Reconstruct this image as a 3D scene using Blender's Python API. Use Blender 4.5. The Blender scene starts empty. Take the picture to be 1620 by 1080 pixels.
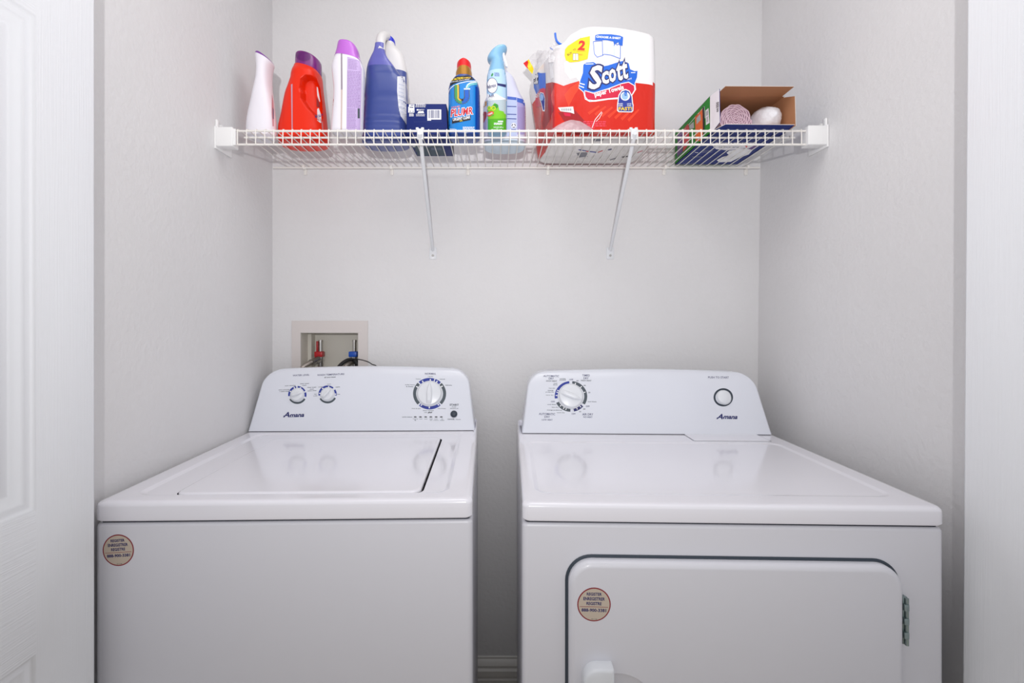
import bpy, bmesh, math, random
from mathutils import Vector, Matrix, noise
from mathutils.bvhtree import BVHTree
from mathutils.geometry import tessellate_polygon

random.seed(7)
SC = bpy.context.scene
COL = SC.collection
R = math.radians

# ------------------------------------------------------------------ camera, light, exposure
F, CX, CY, ZC = 760.0, 785.0, 511.0, 1.24      # focal length / principal point measured from the photo, eye height
cam_d = bpy.data.cameras.new('camera')
cam_d.sensor_width = 36.0
cam_d.lens = 36.0 * F / 1620.0
cam_d.shift_x = (810 - CX) / 1620.0
cam_d.shift_y = -(540 - CY) / 1620.0
cam_d.clip_start = 0.02
cam = bpy.data.objects.new('camera', cam_d)
cam.location = (0, 0, ZC)
cam.rotation_euler = (R(90), 0, 0)
COL.objects.link(cam)
SC.camera = cam

SC.view_settings.view_transform = 'Standard'
SC.view_settings.look = 'None'
SC.view_settings.exposure = -0.04
SC.view_settings.gamma = 1.0
SC.view_settings.use_curve_mapping = False

world = bpy.data.worlds.new('world')
SC.world = world
world.use_nodes = True
world.node_tree.nodes['Background'].inputs[0].default_value = (0.985, 0.985, 1.0, 1)
world.node_tree.nodes['Background'].inputs[1].default_value = 0.62


def area_light(name, loc, target, size, power, color=(1, 1, 1), size_y=None):
    d = bpy.data.lights.new(name, 'AREA')
    d.energy = power
    d.color = color
    d.shape = 'RECTANGLE' if size_y else 'DISK'
    d.size = size
    if size_y:
        d.size_y = size_y
    o = bpy.data.objects.new(name, d)
    o.location = loc
    o.rotation_euler = (Vector(target) - Vector(loc)).to_track_quat('-Z', 'Y').to_euler()
    COL.objects.link(o)
    return o


flash = area_light('camera_flash', (0.0, -0.38, 1.40), (0.05, 1.6, 2.3), 0.035, 8.0, (1.0, 0.985, 0.99))
flash.data.spread = R(120)
area_light('closet_overhead_fill', (0.05, 1.0, 2.42), (0.05, 1.0, 0.0), 0.5, 2.3, (1.0, 0.99, 0.995), 0.4)  # unseen fill lamp, added to lift the upper wall and machine tops
area_light('hall_overhead_fill', (0.05, 0.6, 2.42), (0.05, 0.6, 0.0), 1.4, 3.0, (1.0, 0.99, 0.995), 0.6)  # second unseen fill, added overhead in front of the closet


# ------------------------------------------------------------------ materials
def lin(c):
    c /= 255.0
    return c / 12.92 if c <= 0.04045 else ((c + 0.055) / 1.055) ** 2.4


def M(name, rgb, rough=0.5, metal=0.0, coat=0.0, alpha=1.0, trans=0.0, spec=0.5):
    m = bpy.data.materials.new(name)
    m.use_nodes = True
    b = m.node_tree.nodes['Principled BSDF']
    b.inputs['Base Color'].default_value = (lin(rgb[0]), lin(rgb[1]), lin(rgb[2]), 1)
    b.inputs['Roughness'].default_value = rough
    b.inputs['Metallic'].default_value = metal
    b.inputs['Coat Weight'].default_value = coat
    b.inputs['Coat Roughness'].default_value = 0.08
    b.inputs['Alpha'].default_value = alpha
    b.inputs['Transmission Weight'].default_value = trans
    b.inputs['Specular IOR Level'].default_value = spec
    return m


def bump(m, scale, strength, dist=0.002, stretch=(1, 1, 1), detail=3.0, rough=0.5):
    nt = m.node_tree
    n = nt.nodes
    tc = n.new('ShaderNodeTexCoord')
    mp = n.new('ShaderNodeMapping')
    mp.inputs['Scale'].default_value = stretch
    nz = n.new('ShaderNodeTexNoise')
    nz.inputs['Scale'].default_value = scale
    nz.inputs['Detail'].default_value = detail
    nz.inputs['Roughness'].default_value = rough
    bp = n.new('ShaderNodeBump')
    bp.inputs['Strength'].default_value = strength
    bp.inputs['Distance'].default_value = dist
    nt.links.new(tc.outputs['Object'], mp.inputs[0])
    nt.links.new(mp.outputs[0], nz.inputs['Vector'])
    nt.links.new(nz.outputs[0], bp.inputs['Height'])
    nt.links.new(bp.outputs[0], n['Principled BSDF'].inputs['Normal'])
    return m


def mottle(m, rgb_a, rgb_b, scale):
    nt = m.node_tree
    n = nt.nodes
    tc = n.new('ShaderNodeTexCoord')
    nz = n.new('ShaderNodeTexNoise')
    nz.inputs['Scale'].default_value = scale
    nz.inputs['Detail'].default_value = 4
    cr = n.new('ShaderNodeValToRGB')
    cr.color_ramp.elements[0].position = 0.35
    cr.color_ramp.elements[1].position = 0.65
    cr.color_ramp.elements[0].color = (*[lin(c) for c in rgb_a], 1)
    cr.color_ramp.elements[1].color = (*[lin(c) for c in rgb_b], 1)
    nt.links.new(tc.outputs['Object'], nz.inputs['Vector'])
    nt.links.new(nz.outputs[0], cr.inputs[0])
    nt.links.new(cr.outputs[0], n['Principled BSDF'].inputs['Base Color'])
    return m


m_wall = bump(mottle(M('painted_wall', (221, 220, 221), 0.75, spec=0.25), (220, 219, 220), (223, 222, 223), 3.0), 75, 0.55, 0.0022)
m_ceil = bump(M('ceiling_paint', (235, 234, 232), 0.9), 60, 0.4)
m_floor = bump(mottle(M('beige_tile', (205, 192, 174), 0.45), (210, 197, 179), (196, 183, 166), 6.0), 20, 0.2)
m_trim = M('trim_paint', (228, 226, 222), 0.35)
m_door_v = bump(M('door_paint_vertical_grain', (234, 236, 240), 0.32), 60, 0.35, 0.0012, (6, 6, 0.12), 2.0)
m_door_h = bump(M('door_paint_horizontal_grain', (234, 236, 240), 0.32), 60, 0.6, 0.0014, (1, 0.12, 5), 2.0)
m_door_s = M('door_paint_smooth', (236, 238, 242), 0.28)
m_enamel = M('white_enamel', (234, 233, 240), 0.16, coat=0.5)
m_enamel_f = bump(M('white_enamel_front_shaded', (220, 220, 227), 0.32, coat=0.15), 400, 0.05, 0.0004)  # darker than the tops; shade of the fronts put into the colour
m_plastic = M('console_plastic', (226, 229, 238), 0.2, coat=0.3)
m_knob = M('knob_plastic', (228, 231, 236), 0.28)
m_dark = M('recess_shade', (30, 36, 48), 0.6)  # near-black stands in for shade in seams and the lid well
m_gasket = M('navy_gasket', (52, 62, 74), 0.5)
m_navy = M('navy_ink', (30, 34, 100), 0.5)
m_blue = M('blue_ink', (38, 56, 150), 0.5)
m_grey = M('grey_ink', (72, 82, 90), 0.5)
m_text = M('text_ink', (82, 84, 118), 0.5)
m_black = M('black_ink', (30, 30, 38), 0.5)
m_white = M('white_ink', (240, 240, 243), 0.5)
m_wire = M('white_wire_coating', (236, 233, 228), 0.3)
m_brackt = M('white_bracket_plastic', (238, 238, 238), 0.35)
m_brace = M('brace_paint', (222, 224, 228), 0.3)
m_chrome = M('chrome', (200, 198, 195), 0.18, metal=1.0)
m_hinge = M('hinge_steel', (150, 165, 165), 0.3, metal=0.9)
m_tan = M('sticker_tan', (198, 184, 168), 0.4)
m_maroon = M('sticker_maroon', (140, 34, 48), 0.4)


# ------------------------------------------------------------------ mesh helpers
MW = {}          # root object -> world matrix


def tag(o, label=None, cat=None, group=None, kind=None):
    if label: o['label'] = label
    if cat: o['category'] = cat
    if group: o['group'] = group
    if kind: o['kind'] = kind
    return o


def thing(name, label, cat, loc, rz=0.0, group=None):
    o = bpy.data.objects.new(name, None)
    o.empty_display_size = 0.05
    COL.objects.link(o)
    o.location = loc
    o.rotation_euler = (0, 0, rz)
    MW[o.name] = Matrix.Translation(loc) @ Matrix.Rotation(rz, 4, 'Z')
    return tag(o, label, cat, group)


def wm(o):
    while o.parent:
        o = o.parent
    return MW.get(o.name, Matrix.Identity(4))


def mk(name, bm, mats, parent=None, local=False, smooth=35, weld=True, wn=False, kind=None, label=None):
    """link bm as ONE mesh object; bm is in world coordinates unless local=True (then in the thing's frame)"""
    if weld:
        bmesh.ops.remove_doubles(bm, verts=bm.verts, dist=1e-6)
    if parent is not None and not local:
        bm.transform(wm(parent).inverted())
    me = bpy.data.meshes.new(name)
    bmesh.ops.recalc_face_normals(bm, faces=bm.faces)
    bm.to_mesh(me)
    bm.free()
    for m in (mats if isinstance(mats, (list, tuple)) else [mats]):
        me.materials.append(m)
    if smooth:
        me.polygons.foreach_set('use_smooth', [True] * len(me.polygons))
        me.set_sharp_from_angle(angle=R(smooth))
    o = bpy.data.objects.new(name, me)
    COL.objects.link(o)
    if parent is not None:
        o.parent = parent
    if wn:
        w = o.modifiers.new('weighted', 'WEIGHTED_NORMAL')
        w.keep_sharp = True
    if kind:
        o['kind'] = kind
    if label:
        o['label'] = label
    return o


def NB():
    return bmesh.new()


def box(bm, x0, x1, y0, y1, z0, z1, bev=0.0, seg=3, mi=0):
    r = bmesh.ops.create_cube(bm, size=1.0)
    for v in r['verts']:
        v.co = Vector(((x0 + x1) / 2 + v.co.x * (x1 - x0), (y0 + y1) / 2 + v.co.y * (y1 - y0), (z0 + z1) / 2 + v.co.z * (z1 - z0)))
    fs = {f for v in r['verts'] for f in v.link_faces}
    for f in fs: f.material_index = mi
    if bev > 0:
        es = {e for v in r['verts'] for e in v.link_edges}
        q = bmesh.ops.bevel(bm, geom=list(es), offset=bev, segments=seg, affect='EDGES', profile=0.5)
        for f in q['faces']: f.material_index = mi
    return bm


def tube(bm, pts, r, seg=8, mi=0, radii=None):
    pts = [Vector(p) for p in pts]
    rings = []
    n0 = None
    for i, p in enumerate(pts):
        t = (pts[min(i + 1, len(pts) - 1)] - pts[max(i - 1, 0)]).normalized()
        if n0 is None:
            a = Vector((0, 0, 1)) if abs(t.z) < 0.9 else Vector((1, 0, 0))
            n0 = t.cross(a).normalized()
        else:
            n0 = (n0 - t * n0.dot(t)).normalized()
        b = t.cross(n0)
        rr = radii[i] if radii else r
        rings.append([bm.verts.new(p + (n0 * math.cos(2 * math.pi * k / seg) + b * math.sin(2 * math.pi * k / seg)) * rr) for k in range(seg)])
    skin(bm, rings, mi)
    return bm


def skin(bm, rings, mi=0, cap=True, mi_fn=None):
    for a, b in zip(rings, rings[1:]):
        n = len(a)
        for k in range(n):
            try:
                f = bm.faces.new((a[k], a[(k + 1) % n], b[(k + 1) % n], b[k]))
                f.material_index = mi
                if mi_fn: f.material_index = mi_fn(f)
            except ValueError:
                pass
    if cap:
        for r in (rings[0], rings[-1]):
            try:
                f = bm.faces.new(r)
                f.material_index = mi
                if mi_fn: f.material_index = mi_fn(f)
            except ValueError:
                pass


def loop_rr(x0, x1, y0, y1, r, n=6, m=1):
    """rounded rectangle loop, counter-clockwise; m = pieces per straight side"""
    pts = []
    cs = [((x1 - r, y0 + r), -90), ((x1 - r, y1 - r), 0), ((x0 + r, y1 - r), 90), ((x0 + r, y0 + r), 180)]
    for i, ((cx, cy), a0) in enumerate(cs):
        for k in range(n + 1):
            a = R(a0 + 90 * k / n)
            pts.append((cx + r * math.cos(a), cy + r * math.sin(a)))
        nx, na = cs[(i + 1) % 4]
        q = (nx[0] + r * math.cos(R(na)), nx[1] + r * math.sin(R(na)))
        p = pts[-1]
        for k in range(1, m):
            pts.append((p[0] + (q[0] - p[0]) * k / m, p[1] + (q[1] - p[1]) * k / m))
    return pts


def ring_z(bm, pts, z):
    return [bm.verts.new((p[0], p[1], z)) for p in pts]


def crom(vals, sub):
    """Catmull-Rom densify of a list of tuples"""
    out = []
    n = len(vals)
    for i in range(n - 1):
        p0, p1, p2, p3 = vals[max(i - 1, 0)], vals[i], vals[i + 1], vals[min(i + 2, n - 1)]
        for k in range(sub):
            t = k / sub
            out.append(tuple(0.5 * ((2 * b) + (-a + c) * t + (2 * a - 5 * b + 4 * c - d) * t * t + (-a + 3 * b - 3 * c + d) * t ** 3)
                             for a, b, c, d in zip(p0, p1, p2, p3)))
    out.append(tuple(vals[-1]))
    return out


def sellipse(a, b, n, k, seg):
    t = 2 * math.pi * k / seg
    c, s = math.cos(t), math.sin(t)
    return (a * math.copysign(abs(c) ** (2 / n), c), b * math.copysign(abs(s) ** (2 / n), s))


def sections(bm, secs, seg=40, mi=0, mi_fn=None):
    """secs: (z, cx, cy, a, b, n, tilt)"""
    rings = []
    for (z, cx, cy, a, b, n, tilt) in secs:
        ring = []
        for k in range(seg):
            x, y = sellipse(a, b, n, k, seg)
            ring.append(bm.verts.new((cx + x, cy + y, z + tilt * x / max(a, 1e-6))))
        rings.append(ring)
    skin(bm, rings, mi, True, mi_fn)
    return rings


def ZT(scale, ox, oy):
    return lambda x, y: (ox + x / scale, oy + y / scale)


T1 = ZT(4.32, 330, 40)
T2 = ZT(4.32, 560, 40)
T3 = ZT(4.3185, 800, 30)
T5 = ZT(7.714, 1060, 130)
TP = ZT(8.307, 700, 85)


def W(px, py, Y):
    """world point at depth Y for a measured photo position"""
    return Vector(((px - CX) * Y / F, Y, ZC - (py - CY) * Y / F))


def sil(rows, T, Yr, yc, dep, n=2.4, zb=None, sub=4):
    """measured outline rows (y, xl, xr[, depth factor, y shift, tilt]) -> sections; real size from its own distance"""
    secs = []
    for r in rows:
        y, xl, xr = r[:3]
        df = r[3] if len(r) > 3 else 1.0
        ys = r[4] if len(r) > 4 else 0.0
        tl = r[5] if len(r) > 5 else 0.0
        a = W(*T(xl, y), Yr)
        b = W(*T(xr, y), Yr)
        t = W(*T(0, 0), Yr).z - W(*T(0, tl), Yr).z
        secs.append((a.z, (a.x + b.x) / 2, yc + ys, (b.x - a.x) / 2, dep * df, n, -t))
    if sub > 1:
        secs = crom(secs, sub)
    if zb is not None:          # rounded foot standing on zb
        z, cx, cy, a, b, nn, _ = secs[0]
        rr = min(0.008, a * 0.3)
        secs = [s for s in secs if s[0] > zb + rr + 0.001]
        foot = [(zb, cx, cy, a - rr, b - rr, nn, 0)]
        for k in range(1, 5):
            t = R(90 * k / 4)
            foot.append((zb + rr * (1 - math.cos(t)), cx, cy, a - rr + rr * math.sin(t), b - rr + rr * math.sin(t), nn, 0))
        secs = foot + secs
    return secs


# ------------------------------------------------------------------ prints laid on real surfaces
def bvh_of(objs):
    vs, ps = [], []
    for o in objs:
        m = wm(o)
        off = len(vs)
        vs += [m @ v.co for v in o.data.vertices]
        ps += [[i + off for i in p.vertices] for p in o.data.polygons]
    return BVHTree.FromPolygons(vs, ps)


def ray(bv, px, py):
    d = Vector(((px - CX) / F, 1.0, -(py - CY) / F)).normalized()
    h, n, i, dist = bv.ray_cast(Vector((0, 0, ZC)), d)
    if h is None:
        return None, None
    if n.dot(d) > 0: n = -n
    return h, n


_tc = {}


def text_geo(s, bold):
    key = (s, bold)
    if key not in _tc:
        c = bpy.data.curves.new('t', 'FONT')
        c.body = s
        c.size = 1.0
        c.resolution_u = 2
        c.offset = bold
        o = bpy.data.objects.new('t', c)
        COL.objects.link(o)
        dg = bpy.context.evaluated_depsgraph_get()
        ev = o.evaluated_get(dg)
        me = ev.to_mesh()
        vs = [(v.co.x, v.co.y) for v in me.vertices]
        fs = [tuple(p.vertices) for p in me.polygons]
        ev.to_mesh_clear()
        bpy.data.objects.remove(o)
        bpy.data.curves.remove(c)
        xs = [v[0] for v in vs]
        ys = [v[1] for v in vs]
        x0, x1, y0, y1 = min(xs), max(xs), min(ys), max(ys)
        _tc[key] = (vs, fs, (x0, x1, y0, y1))
    return _tc[key]


class Print:
    def __init__(self, objs, T=None, grid=None, off=0.00022):
        self.off = off
        self.bv = bvh_of(objs if isinstance(objs, (list, tuple)) else [objs])
        self.T = T or (lambda x, y: (x, y))
        self.grid = grid
        self.bm = NB()
        self.mats = []

    def _mi(self, m):
        if m not in self.mats: self.mats.append(m)
        return self.mats.index(m)

    def _lay(self, verts, faces, mat, layer, grid):
        b = NB()
        vv = [b.verts.new((*self.T(x, y), 0)) for x, y in verts]
        for f in faces:
            try: b.faces.new([vv[i] for i in f])
            except ValueError: pass
        g = grid if grid is not None else self.grid
        if g:
            xs = [v.co.x for v in b.verts]
            ys = [v.co.y for v in b.verts]
            for lo, hi, ax in ((min(xs), max(xs), 0), (min(ys), max(ys), 1)):
                k = math.floor(lo / g) + 1
                while k * g < hi:
                    co = Vector((k * g, 0, 0)) if ax == 0 else Vector((0, k * g, 0))
                    no = Vector((1, 0, 0)) if ax == 0 else Vector((0, 1, 0))
                    bmesh.ops.bisect_plane(b, geom=b.verts[:] + b.edges[:] + b.faces[:], plane_co=co, plane_no=no)
                    k += 1
        mi = self._mi(mat)
        mp = {}
        for v in b.verts:
            h, n = ray(self.bv, v.co.x, v.co.y)
            if h is not None:
                mp[v] = self.bm.verts.new(h + n * (self.off + 0.00016 * layer))
        for f in b.faces:
            if all(v in mp for v in f.verts):
                ps = [mp[v] for v in f.verts]
                if max((p.co - ps[0].co).length for p in ps) > 0.09: continue
                try:
                    nf = self.bm.faces.new(ps)
                    nf.material_index = mi
                except ValueError:
                    pass
        b.free()

    def poly(self, pts, mat, layer=0, grid=None):
        tri = tessellate_polygon([[Vector((x, y, 0)) for x, y in pts]])
        self._lay(pts, tri, mat, layer, grid)

    def rect(self, x0, y0, x1, y1, mat, layer=0, grid=None):
        self.poly([(x0, y0), (x1, y0), (x1, y1), (x0, y1)], mat, layer, grid)

    def line(self, pts, w, mat, layer=0, close=False, grid=None):
        if close: pts = list(pts) + [pts[0]]
        for (ax, ay), (bx, by) in zip(pts, pts[1:]):
            l = math.hypot(bx - ax, by - ay) or 1
            nx, ny = -(by - ay) / l * w / 2, (bx - ax) / l * w / 2
            self.poly([(ax + nx, ay + ny), (bx + nx, by + ny), (bx - nx, by - ny), (ax - nx, ay - ny)], mat, layer, grid)

    def ellipse(self, cx, cy, rx, ry, mat, layer=0, n=32, grid=None, rot=0):
        c, s = math.cos(R(rot)), math.sin(R(rot))
        pts = []
        for k in range(n):
            a = 2 * math.pi * k / n
            x, y = rx * math.cos(a), ry * math.sin(a)
            pts.append((cx + x * c - y * s, cy + x * s + y * c))
        self.poly(pts, mat, layer, grid)

    def arc(self, cx, cy, rx, ry, w, a0, a1, mat, layer=0):
        """angles clockwise from the top, w = band width inwards"""
        n = max(2, int(abs(a1 - a0) / 8))
        o, i = [], []
        for k in range(n + 1):
            a = R(a0 + (a1 - a0) * k / n)
            o.append((cx + rx * math.sin(a), cy - ry * math.cos(a)))
            i.append((cx + (rx - w) * math.sin(a), cy - (ry - w) * math.cos(a)))
        for k in range(n):
            self.poly([o[k], o[k + 1], i[k + 1], i[k]], mat, layer)

    def text(self, s, cx, cy, w, h, mat, layer=1, rot=0, shear=0, bold=0.012, grid=None, ref=None):
        vs, fs, bb = text_geo(s, bold)
        if ref is not None: bb = text_geo(s, ref)[2]
        x0, x1, y0, y1 = bb
        vs = [((x - x0) / (x1 - x0) - 0.5, (y - y0) / (y1 - y0) - 0.5) for x, y in vs]
        c, sn = math.cos(R(rot)), math.sin(R(rot))
        out = []
        for x, y in vs:
            X = x * w + shear * y * h
            Y = -y * h
            out.append((cx + X * c - Y * sn, cy + X * sn + Y * c))
        self._lay(out, fs, mat, layer, grid)

    def lines(self, x0, x1, ys, h, mat, layer=1, rot=0, seed=1, words=5):
        """small print too fine to read: broken strokes"""
        rnd = random.Random(seed)
        for y in ys:
            x = x0
            end = x1 - rnd.random() * (x1 - x0) * 0.15
            while x < end:
                w = (x1 - x0) / words * (0.5 + rnd.random() * 0.7)
                xe = min(x + w, end)
                dy0 = (x - x0) * math.tan(R(rot))
                dy1 = (xe - x0) * math.tan(R(rot))
                self.poly([(x, y + dy0), (xe, y + dy1), (xe, y + h + dy1), (x, y + h + dy0)], mat, layer)
                x = xe + (x1 - x0) * 0.03

    def build(self, name, parent, label=None):
        bm, mats = self.bm, self.mats
        self.bm, self.mats = NB(), []
        return mk(name, bm, mats, parent, weld=False, smooth=0, label=label)


def frame_mesh(bm, pos, nrm, xaxis):
    """turn a mesh built around the origin (x right, z up, -y out of the face) onto a face"""
    n = nrm.normalized()
    x = (xaxis - n * xaxis.dot(n)).normalized()
    z = x.cross(-n)
    m = Matrix((x, -n, z)).transposed().to_4x4()
    m.translation = pos
    bm.transform(m)
    return bm

# ------------------------------------------------------------------ the setting
YB = 1.60                     # back wall
XL = -0.745                   # left wall
def XR(z): return 0.8716 + 0.0118 * (z - 1.095)   # right wall leans a touch
ZTOP = 2.44
HX0, HX1, HZ0, HZ1 = -0.650, -0.459, 1.035, 1.208   # opening for the washer outlet box

b = NB()
xs = [XL - 0.1, HX0, HX1, 1.0]
zs = [0.0, HZ0, HZ1, ZTOP]
for i in range(3):
    for j in range(3):
        if i == 1 and j == 1: continue
        box(b, xs[i], xs[i + 1], YB, YB + 0.012, zs[j], zs[j + 1])
mk('wall_back', b, m_wall, kind='structure', smooth=0)

b = NB(); box(b, XL - 0.1, XL, 0.80, YB, 0, ZTOP)
mk('wall_left', b, m_wall, kind='structure', smooth=0)
b = NB(); box(b, 0, 0.1, 0.80, YB, 0, ZTOP)
for v in b.verts: v.co.x += XR(v.co.z)
mk('wall_right', b, m_wall, kind='structure', smooth=0)
b = NB(); box(b, -1.9, XL, 0.70, 0.80, 0, ZTOP)
mk('wall_front_left', b, m_wall, kind='structure', smooth=0)
b = NB(); box(b, 0.90, 2.0, 0.70, 0.80, 0, ZTOP)
mk('wall_front_right', b, m_wall, kind='structure', smooth=0)
b = NB(); box(b, -1.9, 2.0, -1.6, YB + 0.15, -0.05, 0)
mk('floor', b, m_floor, kind='structure', smooth=0)
b = NB(); box(b, -1.9, 2.0, -0.30, YB + 0.15, ZTOP, ZTOP + 0.05)
mk('ceiling', b, m_ceil, kind='structure', smooth=0)


def baseboard(name, prof, a, bpt, inward):
    """profile (out, z) swept from a to b along the wall foot"""
    bm = NB()
    rings = []
    for p in (a, bpt):
        rings.append([bm.verts.new((p[0] + inward[0] * o, p[1] + inward[1] * o, z)) for o, z in prof])
    skin(bm, rings)
    mk(name, bm, m_trim, kind='structure', smooth=30)


BP = [(0, 0.0), (0.014, 0.0), (0.016, 0.062), (0.012, 0.066), (0.012, 0.070), (0.016, 0.074), (0.016, 0.092), (0.010, 0.098), (0.010, 0.103), (0.013, 0.107), (0.009, 0.120), (0.004, 0.125), (0.004, 0.131), (0, 0.133)]
baseboard('baseboard_back', BP, (XL, YB), (0.86, YB), (0, -1))
baseboard('baseboard_left', BP, (XL, 0.80), (XL, YB - 0.015), (1, 0))
baseboard('baseboard_right', BP, (0.8587, 0.80), (0.8587, YB - 0.015), (-1, 0))


def door_leaf(name, X, side, y0, y1, py0, py1, panels, lean=0.0):
    """moulded leaf standing in the opening; side=+1 shows its face towards +x. panels=(z0,z1)"""
    bm = NB()
    z0, z1 = 0.02, 2.03
    T = 0.034
    prof = [(0, 0), (0.003, 0.0035), (0.008, 0.0045), (0.013, 0.0035), (0.018, 0.0065), (0.027, 0.0085), (0.031, 0.011), (0.034, 0.011), (0.050, 0.0035), (0.053, 0.003)]

    def P(y, z, d=0.0):
        return (X - side * d + lean * (z - 1.24), y, z)

    def quad(ya, yb, za, zb, mi):
        f = bm.faces.new([bm.verts.new(P(*q)) for q in ((ya, za), (yb, za), (yb, zb), (ya, zb))])
        f.material_index = mi
    zcuts = [z0]
    for a, c in panels: zcuts += [a, c]
    zcuts.append(z1)
    r = 0.004
    for k in range(len(zcuts) - 1):
        quad(y0 + r, py0, zcuts[k], zcuts[k + 1], 0)
        quad(py1, y1 - r, zcuts[k], zcuts[k + 1], 0)
        if k % 2 == 0: quad(py0, py1, zcuts[k], zcuts[k + 1], 1)
    for a, c in panels:
        prev = None
        for o, d in prof:
            ring = [bm.verts.new(P(*q, d)) for q in ((py0 + o, a + o), (py1 - o, a + o), (py1 - o, c - o), (py0 + o, c - o))]
            if prev:
                for i in range(4):
                    f = bm.faces.new((prev[i], prev[(i + 1) % 4], ring[(i + 1) % 4], ring[i]))
                    f.material_index = 2
            prev = ring
        f = bm.faces.new(prev)
        f.material_index = 0
    # edges and back with small rounding
    for ya, s in ((y0, 1), (y1, -1)):
        cs = [(r, 0), (r * 0.3, r * 0.3), (0, r), (0, T - r), (r * 0.3, T - r * 0.3), (r, T)]
        pr = None
        for o, d in cs:
            q = [bm.verts.new(P(ya + s * o, z0, d)), bm.verts.new(P(ya + s * o, z1, d))]
            if pr: bm.faces.new((pr[0], pr[1], q[1], q[0])).material_index = 2
            pr = q
    for d in (T,):
        bm.faces.new([bm.verts.new(P(y, z, d)) for y, z in ((y0 + r, z0), (y1 - r, z0), (y1 - r, z1), (y0 + r, z1))]).material_index = 0
    for z in (z0, z1):
        bm.faces.new([bm.verts.new(P(y, z, d)) for y, d in ((y0, 0.002), (y1, 0.002), (y1, T), (y0, T))]).material_index = 2
    return mk(name, bm, [m_door_v, m_door_h, m_door_s], kind='structure', smooth=50)


door_leaf('door_1', -0.700, +1, 0.42, 0.8392, 0.535, 0.7308, [(0.18, 0.737), (0.955, 1.707), (1.85, 1.96)])
door_leaf('door_2', 0.820, -1, 0.42, 0.8420, 0.535, 0.7308, [(0.18, 0.737), (0.955, 1.707), (1.85, 1.96)], lean=0.0072)

# ------------------------------------------------------------------ machines
def machine(root, hw, y_lip, zt, zb, rec, lid=None, ear=1):
    """cabinet + top panel in the machine's own frame (front at y=0)"""
    D = 0.655
    # cabinet
    bm = NB()
    rings = []
    ct = zb - 0.0035
    for z, i in ((0.03, 0.004), (0.034, 0.0), (ct - 0.007, 0.0), (ct - 0.003, 0.0012), (ct - 0.001, 0.0035), (ct, 0.007)):
        rings.append(ring_z(bm, loop_rr(-hw + i, hw - i, 0.003 + i, D - i, 0.010, 5), z))
    skin(bm, rings)
    # dark backing under the top, stands in for shade in the seam
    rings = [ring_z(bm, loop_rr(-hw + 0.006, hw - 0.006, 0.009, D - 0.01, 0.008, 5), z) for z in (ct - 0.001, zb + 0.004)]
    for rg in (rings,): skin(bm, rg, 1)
    cab = mk('cabinet', bm, [m_enamel_f, m_dark], root, local=True, smooth=40, wn=True)
    # feet
    for fx in (-hw + 0.05, hw - 0.05):
        for fy in (0.05, D - 0.05):
            bm = NB()
            tube(bm, [(fx, fy, 0.0), (fx, fy, 0.032)], 0.018, 14)
            mk('leveling_foot', bm, m_gasket, root, local=True)
    # top panel
    bm = NB()
    rings = []
    m = 16

    def add(x0, x1, y0, y1, r, z, bump_front=0.0, earlift=0.0):
        pts = loop_rr(x0, x1, y0, y1, r, 6, m)
        ring = []
        for x, y in pts:
            if bump_front and abs(y - y0) < 1e-4:
                t = (x + 0.02) / 0.10
                if abs(t) < 1: y -= bump_front * math.cos(t * math.pi / 2)
            dz = 0
            if earlift and x * ear > 0 and y > 0.36 and abs(abs(x) - max(abs(x0), abs(x1))) < 0.01:
                t = min(1, (y - 0.36) / 0.20)
                dz = earlift * t * t
            ring.append(bm.verts.new((x, y, z + dz)))
        rings.append(ring)
    for z, i, e in ((zb, 0.006, 0), (zb + 0.001, 0.002, 0), (zb + 0.004, 0, 0), (zt - 0.009, 0, 0.014), (zt - 0.0045, 0.001, 0.018), (zt - 0.0015, 0.004, 0.018), (zt - 0.0002, 0.008, 0.006), (zt, 0.013, 0)):
        add(-hw + i, hw - i, 0 + i, D + 0.01 - i, 0.013, z, 0, e)
    x0, x1, y0, y1 = rec
    add(x0, x1, y0, y1, 0.03, zt)
    add(x0 + 0.003, x1 - 0.003, y0 + 0.003, y1 - 0.003, 0.028, zt - 0.0008)
    add(x0 + 0.009, x1 - 0.009, y0 + 0.009, y1 - 0.009, 0.025, zt - (0.0035 if lid else 0.0022))
    add(x0 + 0.012, x1 - 0.012, y0 + 0.012, y1 - 0.012, 0.023, zt - (0.004 if lid else 0.0025))
    if lid:
        a0, a1, c0, c1 = lid
        add(a0 - 0.0015, a1 + 0.0048, c0 - 0.002, c1 + 0.002, 0.020, zt - 0.004, 0.004)
        add(a0 - 0.0012, a1 + 0.0043, c0 - 0.0015, c1 + 0.0015, 0.020, zt - 0.005, 0.004)
        n_before = len(bm.faces)
        skin(bm, rings, 0, cap=False)
        bm.faces.new(rings[0])
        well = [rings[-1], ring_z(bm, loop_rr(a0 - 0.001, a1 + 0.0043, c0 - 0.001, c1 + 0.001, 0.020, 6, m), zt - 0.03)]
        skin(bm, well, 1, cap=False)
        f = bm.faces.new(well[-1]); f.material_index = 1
    else:
        skin(bm, rings, 0)
    top = mk('top_panel', bm, [m_enamel, m_dark], root, local=True, smooth=40, wn=True)
    if lid:
        bm = NB()
        rings = []
        for z, i in ((zt - 0.022, 0.003), (zt - 0.010, 0.0), (zt - 0.0045, 0.0), (zt - 0.002, 0.001), (zt - 0.0006, 0.003), (zt, 0.007)):
            rings.append(ring_z(bm, loop_rr(a0 + i, a1 - i, c0 + i, c1 - i, 0.020, 6, m), z))
        skin(bm, rings)
        mk('lid', bm, m_enamel, root, local=True, smooth=40, wn=True)
    return cab, top


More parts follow.
